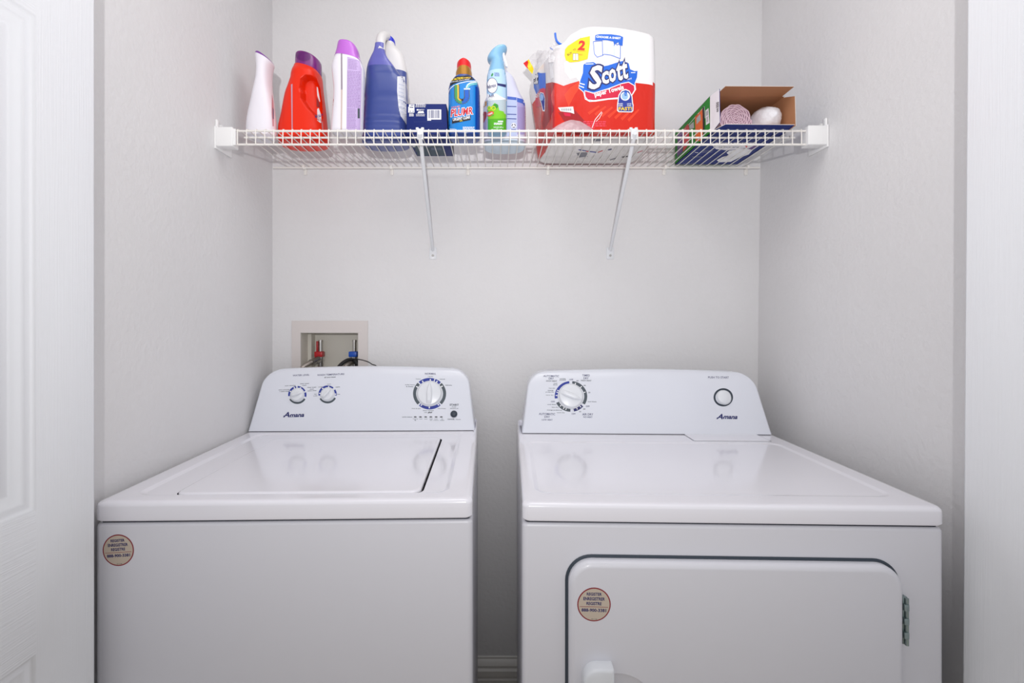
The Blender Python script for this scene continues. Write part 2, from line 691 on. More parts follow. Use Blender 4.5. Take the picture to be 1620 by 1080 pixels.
def console(root, xc, hw, z0, H, y0, yb):
    """leaning control console with rounded shoulders and crowned top"""
    bm = NB()
    R0, c = 0.046, 0.062
    t0 = 1 - R0 / H

    def f(t):
        if t < 0.15: return y0 + 0.010 * t / 0.15
        u = max(0.0, min(1.0, (t - t0) / (1 - t0)))
        return y0 + 0.010 + 0.052 * (t - 0.15) / 0.85 + 0.012 * (1 - math.sqrt(max(0.0, 1 - u * u)))
    ts = [0, 0.03, 0.08, 0.13, 0.15, 0.17, 0.22, 0.3, 0.4, 0.5, 0.6, 0.68, t0]
    for k in range(1, 9):
        ts.append(t0 + (1 - t0) * math.sin(R(90 * k / 8)))
    rings = []
    rr = 0.006

    def ring(t, dy=0.0, dz=0.0, shrink=0.0):
        w = hw - 0.024 * t - shrink
        if t > t0:
            u = min(1.0, (t - t0) / (1 - t0))
            w -= R0 * (1 - math.sqrt(max(0.0, 1 - u * u)))
        yf = f(t) + dy
        pts = [(-w, yb)]
        pts.append((-w, yf + rr * 1.2))
        for a in (25, 50, 75):
            pts.append((-w + rr * (1 - math.cos(R(a))), yf + rr * (1 - math.sin(R(a)))))
        for k in range(25):
            s = -1 + 2 * k / 24
            pts.append((s * (w - rr * 1.1), yf))
        for a in (75, 50, 25):
            pts.append((w - rr * (1 - math.cos(R(a))), yf + rr * (1 - math.sin(R(a)))))
        pts += [(w, yf + rr * 1.2), (w, yb)]
        return [bm.verts.new((xc + x, y, z0 + H * t * (1 - c * (x / hw) ** 2) + dz)) for x, y in pts]
    for t in ts:
        u = max(0, (t - t0) / (1 - t0))
        rings.append(ring(t))
    rings.append(ring(1.0, dy=0.004, dz=0.0006, shrink=0.005))
    rings.append(ring(1.0, dy=0.012, dz=0.0009, shrink=0.014))
    skin(bm, rings)
    o = mk('console', bm, m_plastic, root, local=True, smooth=40)
    bm = NB()
    box(bm, xc - hw + 0.004, xc + hw - 0.004, y0 + 0.0035, yb - 0.004, z0 - 0.0045, z0 + 0.001)
    mk('console_gap_shade', bm, m_dark, root, local=True)  # dark strip added to deepen the shade in the gap under the console
    return o


def knob(root, bv, px, py, rx_px, ang, tall=0.012, ridge=True, mat=None, name='control_knob', taper=0.0025, dome=False):
    p, n = ray(bv, px, py)
    s = p.y / F
    r = rx_px * s
    bm = NB()
    rings = []
    prof = [(r * 1.0, 0.0), (r * 1.0, 0.002), (r * 0.985, 0.0026), (r * 0.965, 0.0026), (r * 0.955, 0.0032), (r - taper, tall - 0.002), (r - taper - 0.001, tall - 0.0006), (r - taper - 0.0028, tall)]
    if dome:
        prof += [(r * 0.5, tall + 0.0022), (r * 0.2, tall + 0.0028)]
    seg = 48
    for q, h in prof:
        rings.append([bm.verts.new((q * math.cos(2 * math.pi * k / seg), -h, q * math.sin(2 * math.pi * k / seg))) for k in range(seg)])
    skin(bm, rings)
    if ridge:
        L = (r - taper) * 0.985
        a = R(ang)                       # direction the pointer looks, from +x counter-clockwise
        dx, dz = math.cos(a), math.sin(a)
        secs = []
        N = 14
        for k in range(N + 1):
            t = k / N
            u = -L * 0.92 + t * L * 1.9
            w = r * 0.155 * math.sqrt(max(0.02, 1 - (2 * t - 0.75) ** 2 / 1.6)) * (1.0 if t < .75 else 1 - (t - .75) * 2.6)
            h = tall + 0.0085 * math.sin(min(1, max(0.02, min(t * 5, (1 - t) * 3.5))) * math.pi / 2)
            ring = []
            for j in range(9):
                q = j / 8 * math.pi
                ring.append((w * 1.5 * math.cos(q), tall - 0.001 + (h - tall + 0.001) * math.sin(q) ** 0.7))
            secs.append([bm.verts.new((dx * u - dz * v, -hh, dz * u + dx * v)) for v, hh in ring])
        for A, B in zip(secs, secs[1:]):
            for j in range(8):
                bm.faces.new((A[j], A[j + 1], B[j + 1], B[j]))
        bm.faces.new(secs[0]); bm.faces.new(secs[-1])
    frame_mesh(bm, p + n * 0.0004, n, wm(root).to_3x3() @ Vector((1, 0, 0)))
    return mk(name, bm, mat or m_knob, root, smooth=40)


def amana(P, cx, cy, w, h, rot=0):
    P.text('A', cx - w * 0.33, cy, w * 0.30, h, m_navy, 1, rot, 0.45, 0.03)
    P.text('mana', cx + w * 0.13, cy + h * 0.18, w * 0.66, h * 0.60, m_navy, 1, rot, 0.35, 0.035)
    P.line([(cx - w * .52, cy + h * .30), (cx - w * .40, cy + h * .14), (cx - w * .16, cy + h * .20)], h * 0.10, m_navy, 1)


def round_sticker(root, target, T, cx, cy, r, rot, k):
    P = Print(target, T)
    P.ellipse(cx, cy, r, r * 1.01, m_maroon, 0, 48)
    P.ellipse(cx, cy, r * 0.93, r * 0.94, m_tan, 1, 48)
    c, s = math.cos(R(rot)), math.sin(R(rot))

    def at(dx, dy): return cx + dx * c - dy * s, cy + dx * s + dy * c
    for txt, dy, w, h in (('REGISTER', -.62, .90, .18), ('ENREGISTRER', -.34, 1.28, .20), ('REGISTRE', -.06, .90, .19), ('888-900-3381', .34, 1.48, .20)):
        x, y = at(0, dy * r)
        P.text(txt, x, y, w * r, h * r, m_navy, 2, rot, 0, 0.03)
    a, bq = at(-.84 * r, .14 * r), at(.84 * r, .14 * r)
    P.line([a, bq], r * 0.025, m_maroon, 2)
    x, y = at(0.03 * r, .87 * r)
    P.text('50-1148', x, y, .34 * r, .05 * r, m_black, 2, rot)
    return P.build('sticker', root, 'round tan sticker with a dark red rim and blue capitals')


# washer -----------------------------------------------------------
washer = thing('washing_machine', 'white top-load washing machine with three dials, left of the two machines', 'washing machine', (-0.3850, 0.874, 0), R(1.4))
wcab, wtop = machine(washer, 0.3420, 0, 0.917, 0.881, (-0.300, 0.297, 0.035, 0.545), (-0.2275, 0.240, 0.045, 0.485), ear=1)
wcon = console(washer, -0.002, 0.337, 0.9190, 0.185, 0.560, 0.665)
bw = bvh_of([wcon])
TW = ZT(12.0, 440, 580)
TR = ZT(11.37, 635, 580)
P = Print(wcon)
def seg_ring(cx, cy, rx, ry, w, segs):
    for a0, a1, m in segs: P.arc(cx, cy, rx, ry, w, a0, a1, m, 0)
def ticks(cx, cy, rx, ry, w, angs, tw=4.5):
    for a in angs: P.arc(cx, cy, rx - w * .35, ry - w * .35, w * .65, a - tw / 2, a + tw / 2, m_white, 1)
seg_ring(679.6, 622.5, 26.2, 24.9, 4.8, [(-41, 17, m_blue), (21, 43, m_blue), (47, 133, m_grey), (138, 220, m_blue), (226, 314, m_grey)])
ticks(679.6, 622.5, 26.2, 24.9, 4.8, [-28, 3, 30, 58, 143, 181, 214, 300])
P.build('dial_ring', washer)
seg_ring(470.4, 624.6, 14.6, 14.2, 3.0, [(-98, 14 - 22, m_blue), (2, 62, m_blue), (72, 103, m_blue), (118, 240, m_grey)])
ticks(470.4, 624.6, 14.6, 14.2, 3.0, [-22, -62, 24], 9)
P.build('dial_ring', washer)
seg_ring(518.3, 623.7, 14.6, 14.2, 3.0, [(-98, 40, m_blue), (56, 98, m_blue), (116, 240, m_grey)])
ticks(518.3, 623.7, 14.6, 14.2, 3.0, [-82, -38, 8, 88], 9)
P.build('dial_ring', washer)
P.T = TW
for s, x, y, w, h, bd in (('WATER LEVEL', 437, 160, 318, 30, .012), 
        ('auto sensing', 230, 358, 200, 20, .02), ('auto sensing', 110, 437, 200, 20, .02), ('+ extra rinse', 112, 466, 175, 18, .02),
        ('deep water', 505, 320, 175, 20, .02), ('wash', 497, 350, 80, 16, .02), ('deep water', 642, 390, 175, 20, .02), ('wash', 638, 422, 80, 16, .02), ('extra rinse', 645, 453, 165, 16, .02),
        ('WASH TEMPERATURE', 1000, 148, 515, 32, .012), ('all cool rinses', 985, 197, 215, 22, .03), ('cool', 965, 328, 70, 15, .02), ('cold', 800, 382, 70, 16, .02), ('warm', 1132, 385, 85, 14, .02), ('hot', 1152, 520, 50, 18, .02), ('tap', 708, 520, 50, 16, .02), ('cold', 706, 550, 70, 16, .02)):
    if s == 'WASH TEMPERATURE': P.build('dial_lettering', washer)
    P.text(s, x, y, w, h, m_text if h > 25 else m_grey, 1, -2.5, 0.15, bd)
P.build('dial_lettering', washer)
amana(P, 310, 908, 410, 100, -2)
P.build('logo', washer)
P.T = TR
for s, x, y, w, h in (('NORMAL', 525, 125, 200, 32), ('regular', 525, 176, 100, 16), ('heavy', 305, 220, 88, 18), ('casual', 735, 222, 95, 16), ('bulky items', 155, 326, 172, 18), ('& sheets', 150, 356, 130, 18),
        ('delicate', 850, 330, 120, 18), ('drain & spin', 265, 752, 160, 18), ('rinse & spin', 725, 752, 150, 18), ('clean washer', 485, 787, 200, 16), ('with', 433, 820, 50, 14),
        ('cycle status', 105, 904, 182, 22), ('sensing', 252, 938, 88, 14), ('fill', 250, 962, 25, 16), ('wash', 347, 938, 58, 12), ('rinse', 440, 938, 55, 12), ('final', 533, 938, 50, 14), ('spin', 533, 964, 42, 14),
        ('cycle', 622, 938, 60, 14), ('complete', 622, 964, 95, 14), ('lid', 732, 938, 26, 14), ('locked', 732, 962, 72, 14), ('PAUSE', 947, 721, 72, 11), ('UNLOCK LID', 950, 748, 150, 15), ('DRAIN', 1022, 947, 88, 11)):
    P.text(s, x, y, w, h, m_text if h > 25 else m_grey, 1, 0.5, 0.05, .02)
P.text('affresh', 515, 820, 76, 26, m_black, 1, -4, 0.4, 0.04)
P.build('dial_lettering', washer)
P.text('START', 950, 684, 165, 36, m_grey, 1, 0, 0, .03)
P.text('CANCEL', 893, 942, 130, 22, m_grey, 1, 0, 0, .02)
P.build('button_lettering', washer)
for x in (250, 343, 437, 530, 625, 718):
    P.ellipse(x, 902, 27, 10, m_black, 1, 14)
    P.build('status_light', washer)
knob(washer, bw, 470.4, 624.4, 11.2, 17, tall=0.009, taper=0.0035)
knob(washer, bw, 518.2, 623.5, 11.2, 47, tall=0.009, taper=0.0035)
knob(washer, bw, 679.6, 622.4, 20.4, 90, tall=0.010, taper=0.004)
knob(washer, bw, 718.1, 654.8, 5.4, 0, tall=0.005, ridge=False, mat=m_gasket, name='start_button', taper=0.0012, dome=True)
round_sticker(washer, [wcab], ZT(14.4, 155, 830), 465, 575, 356, -3.5, 0)

# dryer ------------------------------------------------------------
dryer = thing('clothes_dryer', 'white front-load clothes dryer with one large dial, right of the two machines', 'dryer', (0.4155, 0.848, 0), R(-1.7))
dcab, dtop = machine(dryer, 0.3695, 0, 0.9185, 0.885, (-0.345, 0.328, 0.050, 0.455), None, ear=-1)
dcon = console(dryer, 0.002, 0.3585, 0.9205, 0.179, 0.540, 0.665)
bd = bvh_of([dcon])
TD = ZT(8.1, 815, 570)
P = Print(dcon)
cx, cy, rx, ry, w = 903.2, 626.9, 25.8, 24.3, 4.6
seg_ring(cx, cy, rx, ry, w, [(-98, -6, m_blue), (5, 122, m_grey), (131, 169, m_navy), (182, 245, m_grey)])
ticks(cx, cy, rx, ry, w, [-86, -72, -64, 18, 45, 72, 139, 155, 200, 210, 226], 3.6)
P.build('dial_ring', dryer)
P.arc(1144.2, 628.3, 15.4, 14.4, 3.0, 0, 360, m_gasket, 0)
P.build('button_ring', dryer)
P.T = TD
for s, x, y, w, h in (('AUTOMATIC', 462, 200, 200, 26), ('DRY', 462, 232, 65, 26), ('HIGH HEAT', 467, 264, 140, 17), ('TIMED', 908, 192, 98, 26), ('DRY', 908, 228, 65, 26), ('HIGH HEAT', 910, 258, 135, 17),
        ('wrinkle', 608, 235, 78, 15), ('prevent', 610, 254, 80, 15), ('OFF', 718, 245, 50, 19), ('60', 798, 260, 28, 16), ('40', 890, 320, 30, 16), ('20', 948, 410, 28, 16), ('cool down', 985, 527, 112, 14),
        ('OFF', 930, 588, 50, 20), ('20', 885, 622, 28, 16), ('10', 832, 655, 24, 16), ('AIR DRY', 930, 690, 140, 28), ('NO HEAT', 932, 725, 115, 20), ('OFF', 748, 684, 50, 19), ('AUTOMATIC', 408, 686, 208, 28),
        ('DRY', 410, 722, 70, 26), ('LOW HEAT', 410, 760, 138, 20), ('OFF', 483, 528, 50, 20), ('cool down', 470, 563, 112, 14), ('less dry', 512, 600, 85, 16), ('energy preferred', 503, 637, 192, 17), ('more dry', 585, 670, 100, 15),
        ('cool', 515, 293, 45, 13), ('down', 515, 312, 56, 13), ('less dry', 472, 357, 80, 15), ('energy', 455, 386, 76, 14), ('preferred', 443, 406, 105, 15), ('more dry', 443, 445, 98, 15)):
    P.text(s, x, y, w, h, m_text if h > 17.5 else m_grey, 1, 1, 0, .014)
P.build('dial_lettering', dryer)
P.T = ZT(8.1, 1040, 570)
P.text('PUSH TO START', 782, 218, 266, 26, m_text, 1, 0.5, 0, .012)
P.build('button_lettering', dryer)
amana(P, 902, 718, 275, 68, 1)
P.build('logo', dryer)
knob(dryer, bd, 902.9, 626.5, 20.2, -22, tall=0.010, taper=0.004)
knob(dryer, bd, 1144.6, 628.6, 11.6, 0, tall=0.008, ridge=False, name='start_button', taper=0.002, dome=True)

# lint screen lid set into the dryer top
bm = NB()
rings = []
for z, i in ((0.9165, 0.0), (0.9195, 0.0), (0.9203, 0.001), (0.9205, 0.003)):
    rings.append(ring_z(bm, loop_rr(0.112 + i, 0.318 - i, 0.468 + i, 0.548 - i, 0.006, 4), z))
skin(bm, rings)
rings = [ring_z(bm, loop_rr(0.109, 0.321, 0.465, 0.549, 0.007, 4), z) for z in (0.9165, 0.91875)]
skin(bm, rings, 1)
mk('lint_screen_lid', bm, [m_enamel, M('lid_seam', (140, 142, 152), 0.5)], dryer, local=True, wn=True)

# dryer door
dx0, dx1, dzt, dzb = -0.2925, 0.2915, 0.8275, 0.22
def door_loop(i, y, bm, r=0.047):
    return [bm.verts.new((p[0], y, p[1])) for p in loop_rr(dx0 + i, dx1 - i, dzb + i, dzt - i, max(0.01, r - i), 10)]
bm = NB()
rings = [door_loop(0, 0.006, bm), door_loop(0, 0.0018, bm), door_loop(0.0015, 0.001, bm), door_loop(0.010, 0.001, bm), door_loop(0.010, 0.006, bm)]
skin(bm, rings)
gask = mk('door_gasket', bm, m_gasket, dryer, local=True)
bm = NB()
rings = []
for i, y in ((0.0052, 0.0030), (0.0050, -0.006), (0.0055, -0.0095), (0.0072, -0.0125), (0.0100, -0.0150), (0.0135, -0.0162), (0.0160, -0.0165)):
    rings.append(door_loop(i, y, bm))
skin(bm, rings)
# finger pocket beside the handle: cut with an ellipsoid
ddoor = mk('door', bm, m_enamel_f, dryer, local=True, smooth=0)
cb = NB()
bmesh.ops.create_uvsphere(cb, u_segments=48, v_segments=28, radius=1.0)
hx = -0.222
for v in cb.verts:
    v.co = Vector((hx + 0.018 + v.co.x * 0.066, -0.0165 + v.co.y * 0.014, 0.555 + math.copysign(abs(v.co.z) ** 0.8, v.co.z) * 0.075))
cut = mk('cutter', cb, m_enamel_f, dryer, local=True, smooth=0)
bo = ddoor.modifiers.new('cut', 'BOOLEAN')
bo.operation = 'DIFFERENCE'
bo.object = cut
dg = bpy.context.evaluated_depsgraph_get()
me = bpy.data.meshes.new_from_object(ddoor.evaluated_get(dg))
ddoor.modifiers.clear()
ddoor.data = me
me.materials.clear(); me.materials.append(m_enamel_f)
me.polygons.foreach_set('use_smooth', [True] * len(me.polygons))
me.set_sharp_from_angle(angle=R(30))
wnm = ddoor.modifiers.new('weighted', 'WEIGHTED_NORMAL'); wnm.keep_sharp = True
bpy.data.objects.remove(cut)
# handle
bm = NB()
rings = []
for y, i in ((-0.012, 0.0), (-0.0360, 0.0), (-0.0385, 0.0012), (-0.040, 0.004)):
    x0, x1, z0, z1 = hx - 0.0430 + i, hx + 0.0085 - i, 0.46 + i, 0.6510 - i
    pts = [(x1, z0), (x1, z1 - 0.002), (x1 - 0.002, z1)]
    rr = 0.024 - i
    for k in range(9):
        a = R(90 + 90 * k / 8)
        pts.append((x0 + rr + rr * math.cos(a), z1 - rr + rr * math.sin(a)))
    for k in range(9):
        a = R(180 + 90 * k / 8)
        pts.append((x0 + rr + rr * math.cos(a), z0 + rr + rr * math.sin(a)))
    rings.append([bm.verts.new((p[0], y, p[1])) for p in pts])
skin(bm, rings)
mk('door_handle', bm, m_knob, ddoor, local=True, smooth=40)
# hinge
bm = NB()
box(bm, 0.2905, 0.2985, -0.006, 0.003, 0.683, 0.765, 0.001, 2)
tube(bm, [(0.2955, -0.008, 0.683), (0.2955, -0.008, 0.764)], 0.0030, 10)
for z in (0.696, 0.720, 0.744):
    box(bm, 0.2885, 0.2965, -0.0125, -0.004, z, z + 0.011, 0.0008, 2)
mk('hinge', bm, m_hinge, dryer, local=True)
round_sticker(dryer, [ddoor], ZT(4.91, 880, 860), 293, 470, 130, 1.5, 1)

# ------------------------------------------------------------------ washer outlet box, hoses, cable
ob = thing('washer_outlet_box', 'white recessed water outlet box in the back wall above the washing machine', 'outlet box', (-0.5545, 1.6, 1.0))
bm = NB()
fx0, fx1, fz0, fz1 = -0.680, -0.427, 1.000, 1.248
Yf = YB - 0.0035
for (a, b_, c, d) in ((fx0, fx1, HZ1, fz1), (fx0, fx1, fz0, HZ0), (fx0, HX0, HZ0, HZ1), (HX1, fx1, HZ0, HZ1)):
    box(bm, a, b_, Yf, YB + 0.004, c, d)
mk('face_frame', bm, M('outlet_frame_paint', (212, 205, 202), 0.6), ob, smooth=0)
bm = NB()
q = 0.002
def quad3(bm, pts, mi=0):
    f = bm.faces.new([bm.verts.new(p) for p in pts]); f.material_index = mi
bx0, bx1, bz0, bz1, by1 = HX0 + 0.001, HX1 - 0.001, HZ0 + 0.001, HZ1 - 0.001, 1.69
box(bm, bx0 - q, bx1 + q, by1, by1 + q, bz0 - q, bz1 + q)
box(bm, bx0 - q, bx0, YB + .001, by1, bz0 - q, bz1 + q)
box(bm, bx1, bx1 + q, YB + .001, by1, bz0 - q, bz1 + q)
box(bm, bx0 - q, bx1 + q, YB + .001, by1, bz1, bz1 + q)
box(bm, bx0 - q, bx1 + q, YB + .001, by1, bz0 - q, bz0)
box(bm, bx0, bx0 + 0.012, 1.655, by1, bz0, bz1)
mk('recess_liner', bm, M('outlet_box_plastic', (214, 210, 200), 0.5), ob, smooth=0)
m_red_v = M('red_valve', (178, 18, 28), 0.35)
m_blue_v = M('blue_valve', (20, 84, 190), 0.35)
for X, mh, nm in ((-0.611, m_red_v, 'red lever'), (-0.494, m_blue_v, 'blue lever')):
    bm = NB()
    tube(bm, [(X + .004, 1.66, 1.176), (X + .004, 1.66, 1.12)], 0.0062, 14)
    tube(bm, [(X + .004, 1.66, 1.182), (X + .004, 1.66, 1.176)], 0.0075, 14)
    tube(bm, [(X + .004, 1.66, 1.127), (X + .004, 1.66, 1.075)], 0.0095, 14)
    tube(bm, [(X + .004, 1.672, 1.110), (X - 0.002, 1.635, 1.110)], 0.0085, 14)
    v = mk('supply_valve', bm, m_chrome, ob, label='chrome water supply valve')
    bm = NB()
    box(bm, X - 0.011, X + 0.0165, 1.640, 1.668, 1.124, 1.143, 0.003, 2)
    if mh is m_red_v: box(bm, X - 0.0075, X - 0.002, 1.650, 1.658, 1.14, 1.178, 0.001, 2)
    mk('valve_handle', bm, mh, v, label=nm)

m_braid = bump(M('braided_steel', (176, 168, 160), 0.3, metal=0.85), 900, 0.7, 0.001, (1, 1, 1), 1.0)
def hose(name, label, pts, r, mat, collar=None):
    bm = NB()
    pts = crom([tuple(p) for p in pts], 8)
    tube(bm, pts, r, 14)
    t = thing(name, label, 'hose', pts[-1])
    mk('hose_tube', bm, mat, t)
    if collar:
        bm = NB(); tube(bm, collar, r * 1.35, 16)
        mk('hose_collar', bm, m_chrome, t)
hose('braided_hose', 'braided steel water hose running down from the red-handled valve', [(-0.608, 1.645, 1.118), (-0.622, 1.612, 1.108), (-0.642, 1.589, 1.090), (-0.652, 1.587, 1.05), (-0.655, 1.587, 0.9), (-0.650, 1.587, 0.5)], 0.0078, m_braid,
     [(-0.607, 1.643, 1.119), (-0.622, 1.612, 1.108)])
hose('braided_hose', 'braided steel water hose wrapped in black under the blue-handled valve', [(-0.486, 1.645, 1.108), (-0.494, 1.612, 1.104), (-0.502, 1.589, 1.088), (-0.505, 1.587, 1.05), (-0.505, 1.587, 0.9), (-0.5, 1.587, 0.5)], 0.0078, m_braid)
m_blackp = M('black_rubber', (22, 22, 24), 0.5)
bm = NB()
tube(bm, crom([(-0.527, 1.585, 1.085), (-0.516, 1.598, 1.103), (-0.498, 1.615, 1.1165), (-0.480, 1.630, 1.114)], 5), 0.006, 10)
tube(bm, crom([(-0.480, 1.630, 1.114), (-0.470, 1.625, 1.100), (-0.470, 1.640, 1.060)], 5), 0.008, 10)
wrap = mk('black_tape_wrap', bm, m_blackp)
tag(wrap, 'black tape bunched around the hose below the blue valve', 'tape')
bm = NB()
tube(bm, crom([(-0.485, 1.615, 1.119), (-0.462, 1.590, 1.121), (-0.437, 1.586, 1.117), (-0.412, 1.584, 1.106), (-0.385, 1.584, 1.075), (-0.37, 1.584, 0.9), (-0.37, 1.584, 0.4)], 8), 0.0016, 8)
cab_ = mk('power_cable', bm, m_blackp)
tag(cab_, 'thin black cable arching out of the wall box behind the washing machine', 'cable')

# ------------------------------------------------------------------ wire shelf
ZS = 1.7580                       # where things stand
shelf = thing('wire_shelf', 'white coated wire shelf on two angled braces across the back wall', 'shelf', (0.07, 1.44, 1.751))
XS0, XS1 = -0.7000, 0.8240
YF, YM, YBK = 1.2800, 1.3270, 1.5820
bm = NB()
n = 63
pitch = (0.8110 + 0.6875) / 62
for k in range(n):
    x = -0.6875 + pitch * k
    tube(bm, [(x, YBK, 1.7562), (x, YF + 0.002, 1.7562), (x, YF - 0.0032, 1.7540), (x, YF - 0.0040, 1.7480), (x, YF - 0.0040, 1.7135)], 0.00145, 7)
mk('deck_wires', bm, m_wire, shelf)
for nm, y, z, r, a, c in (('front_rail', YF, 1.7515, 0.0029, XS0, XS1), ('front_rail', YF, 1.7155, 0.0029, XS0, XS1), ('middle_rail', YM, 1.7520, 0.0026, XS0 + 0.004, XS1), ('back_rail', YBK, 1.7515, 0.0029, -0.735, 0.868)):
    bm = NB(); tube(bm, [(a, y, z), (c, y, z)], r, 12)
    mk(nm, bm, m_wire, shelf)
for s, xw, xi in ((-1, XL, -0.6965), (1, XR(1.75) - 0.001, 0.8245)):
    bm = NB()
    zo = 0.0 if s < 0 else 0.004
    box(bm, min(xw + 0.004 * -s, xi), max(xw - 0.004 * s, xi), 1.268, 1.300, 1.7075 + zo, 1.7585 + zo, 0.0025, 3)
    box(bm, min(xw, xw - s * 0.005), max(xw, xw - s * 0.005), 1.268, 1.345, 1.702 + zo, 1.7610 + zo, 0.001, 2)
    box(bm, min(xw, xw - s * 0.006), max(xw, xw - s * 0.006), 1.272, 1.282, 1.755 + zo, 1.7800 + zo, 0.002, 3)
    tube(bm, [(xw, 1.292, 1.768 + zo), (xw - s * 0.008, 1.292, 1.768 + zo)], 0.0045, 10)
    if s < 0: box(bm, xi - 0.001, xi + 0.006, 1.2730, 1.2745, 1.712, 1.755, 0)
    mk('end_bracket', bm, m_brackt, shelf, smooth=40)
for xt, xf in ((-0.2020, -0.2105), (0.3665, 0.3790)):
    bm = NB()
    tube(bm, crom([(xt, YF + 0.001, 1.752), (xt, YF + 0.001, 1.735), (xt, YF + 0.010, 1.722), (xf, 1.580, 1.497), (xf, 1.5955, 1.488)], 4), 0.0055, 14)
    br = mk('support_brace', bm, m_brace, shelf)
    bm = NB()
    box(bm, xt - 0.0085, xt + 0.0085, YF - 0.0060, YF + 0.0040, 1.728, 1.7565, 0.002, 2)
    for dx in (-0.008, 0.006):
        box(bm, xt + dx - 0.004, xt + dx + 0.004, YF - 0.004, YF + 0.006, 1.754, 1.7605, 0.0015, 2)
    mk('brace_hook', bm, m_brace, br)
    bm = NB()
    rings = []
    for y, i in ((YB, 0), (YB - 0.002, 0), (YB - 0.0035, 0.0015)):
        rings.append([bm.verts.new((p[0], y, p[1])) for p in loop_rr(xf - 0.0125 + i, xf + 0.0125 - i, 1.4525 + i, 1.4925 - i, 0.004, 4)])
    skin(bm, rings)
    mk('wall_foot', bm, m_brace, br, smooth=40)
    bm = NB()
    tube(bm, [(xf, YB - 0.003, 1.4645), (xf, YB - 0.0060, 1.4645)], 0.0040, 12)
    mk('screw', bm, m_chrome, br)
for px in (480.5, 618.6, 740, 867.5, 1053, 1183.5):
    x = (px - CX) * YBK / F
    bm = NB()
    box(bm, x - 0.0045, x + 0.0045, YBK - 0.006, YB, 1.747, 1.7595, 0.002, 2)
    box(bm, x - 0.005, x + 0.005, YB - 0.006, YB, 1.732, 1.752, 0.001, 2)
    tube(bm, [(x, YBK + 0.005, 1.762), (x, YBK + 0.005, 1.757)], 0.003, 8)
    mk('wall_clip', bm, m_wire, shelf, label='small white plastic wall clip')

# ------------------------------------------------------------------ things on the shelf
m_whitep = M('white_bottle_plastic', (238, 235, 243), 0.28)
m_purple = M('purple_cap_plastic', (128, 60, 160), 0.3)
m_shadowline = M('pale_seam', (206, 200, 210), 0.4)

# 1 white bottle with purple cap
rows = [(790, 256, 444), (740, 253, 446), (700, 252, 446), (650, 255, 445), (600, 264, 440), (550, 276, 434), (500, 288, 428), (450, 300, 420), (400, 314, 414), (350, 325, 412), (300, 328, 414), (262, 324, 421, 1, 0, 10), (238, 320, 426, 1, 0, 20), (222, 319, 427, 1, 0, 26)]
s = sil(rows, T1, 1.35, 1.36, 0.031, 2.3, ZS)
t = thing('bottle', 'slim white bottle with a slanted purple cap, leftmost on the shelf', 'bottle', (s[0][1], 1.36, ZS), group=None)
bm = NB(); sections(bm, s)
body = mk('bottle_body', bm, m_whitep, t, smooth=60)
s = sil([(222, 320, 426, 1, 0, 26), (214, 322, 423, 1, 0, 26), (206, 332, 412, .9, 0, 24), (201, 350, 392, .7, 0, 16)], T1, 1.35, 1.36, 0.031, 2.3, None, 3)
bm = NB(); sections(bm, s)
mk('cap', bm, m_purple, t, smooth=60)
P = Print(body, T1, 2.5, 0.0005)
P.poly([(432, 470), (441, 520), (445, 600), (445, 690), (436, 690), (430, 600)], M('bottle_label_pink', (206, 150, 160), 0.4), 0)
P.poly([(436, 560), (444, 575), (445, 640), (438, 640)], M('bottle_label_grey', (110, 104, 130), 0.4), 1)
P.build('label', t)

# 2 orange-red detergent jug
m_orange = M('orange_plastic', (234, 40, 2), 0.32, spec=0.35)
m_mag = M('magenta_cap', (120, 12, 120), 0.22, coat=0.3)
rows = [(850, 452, 786), (800, 450, 788), (715, 450, 786), (680, 451, 780), (650, 457, 775), (600, 470, 770), (550, 480, 765), (500, 490, 758), (450, 502, 751), (410, 518, 746), (380, 530, 742), (350, 541, 739), (320, 546, 736), (300, 552, 735, .95, 0, 8), (282, 560, 733, .85, 0, 16), (270, 564, 730, .8, 0, 20)]
s = sil(rows, T1, 1.37, 1.405, 0.052, 2.5, ZS, 5)
t = thing('detergent_jug', 'orange-red detergent jug with a magenta cap and moulded handle on the shelf', 'detergent jug', (s[0][1], 1.405, ZS))
bm = NB(); sections(bm, s, 72)
def inpoly(x, y, poly):
    c = False
    j = len(poly) - 1
    for i in range(len(poly)):
        (xi, yi), (xj, yj) = poly[i], poly[j]
        if (yi > y) != (yj > y) and x < (xj - xi) * (y - yi) / (yj - yi) + xi: c = not c
        j = i
    return c
def seg_dist(px, py, poly):
    best = 1e9
    for i in range(len(poly)):
        ax, ay = poly[i - 1]; bx_, by_ = poly[i]
        l2 = (bx_ - ax) ** 2 + (by_ - ay) ** 2 or 1
        u = max(0, min(1, ((px - ax) * (bx_ - ax) + (py - ay) * (by_ - ay)) / l2))
        best = min(best, math.hypot(px - ax - u * (bx_ - ax), py - ay - u * (by_ - ay)))
    return best
grip = [(622, 400), (632, 360), (660, 336), (700, 340), (735, 360), (760, 420), (775, 520), (780, 640), (760, 660), (720, 610), (670, 560), (630, 500)]
bmesh.ops.subdivide_edges(bm, edges=[e for e in bm.edges if min(v.co.y for v in e.verts) < 1.40 and e.calc_length() > 0.002], cuts=1, use_grid_fill=True)
for v in bm.verts:
    if v.co.y < 1.41:
        px = CX + v.co.x * F / v.co.y; py = CY - (v.co.z - ZC) * F / v.co.y
        zx, zy = (px - 330) * 4.32, (py - 40) * 4.32
        if inpoly(zx, zy, grip):
            d = seg_dist(zx, zy, grip)
            v.co.y += 0.026 * min(1, d / 12)
body = mk('jug_body', bm, m_orange, t, smooth=60)
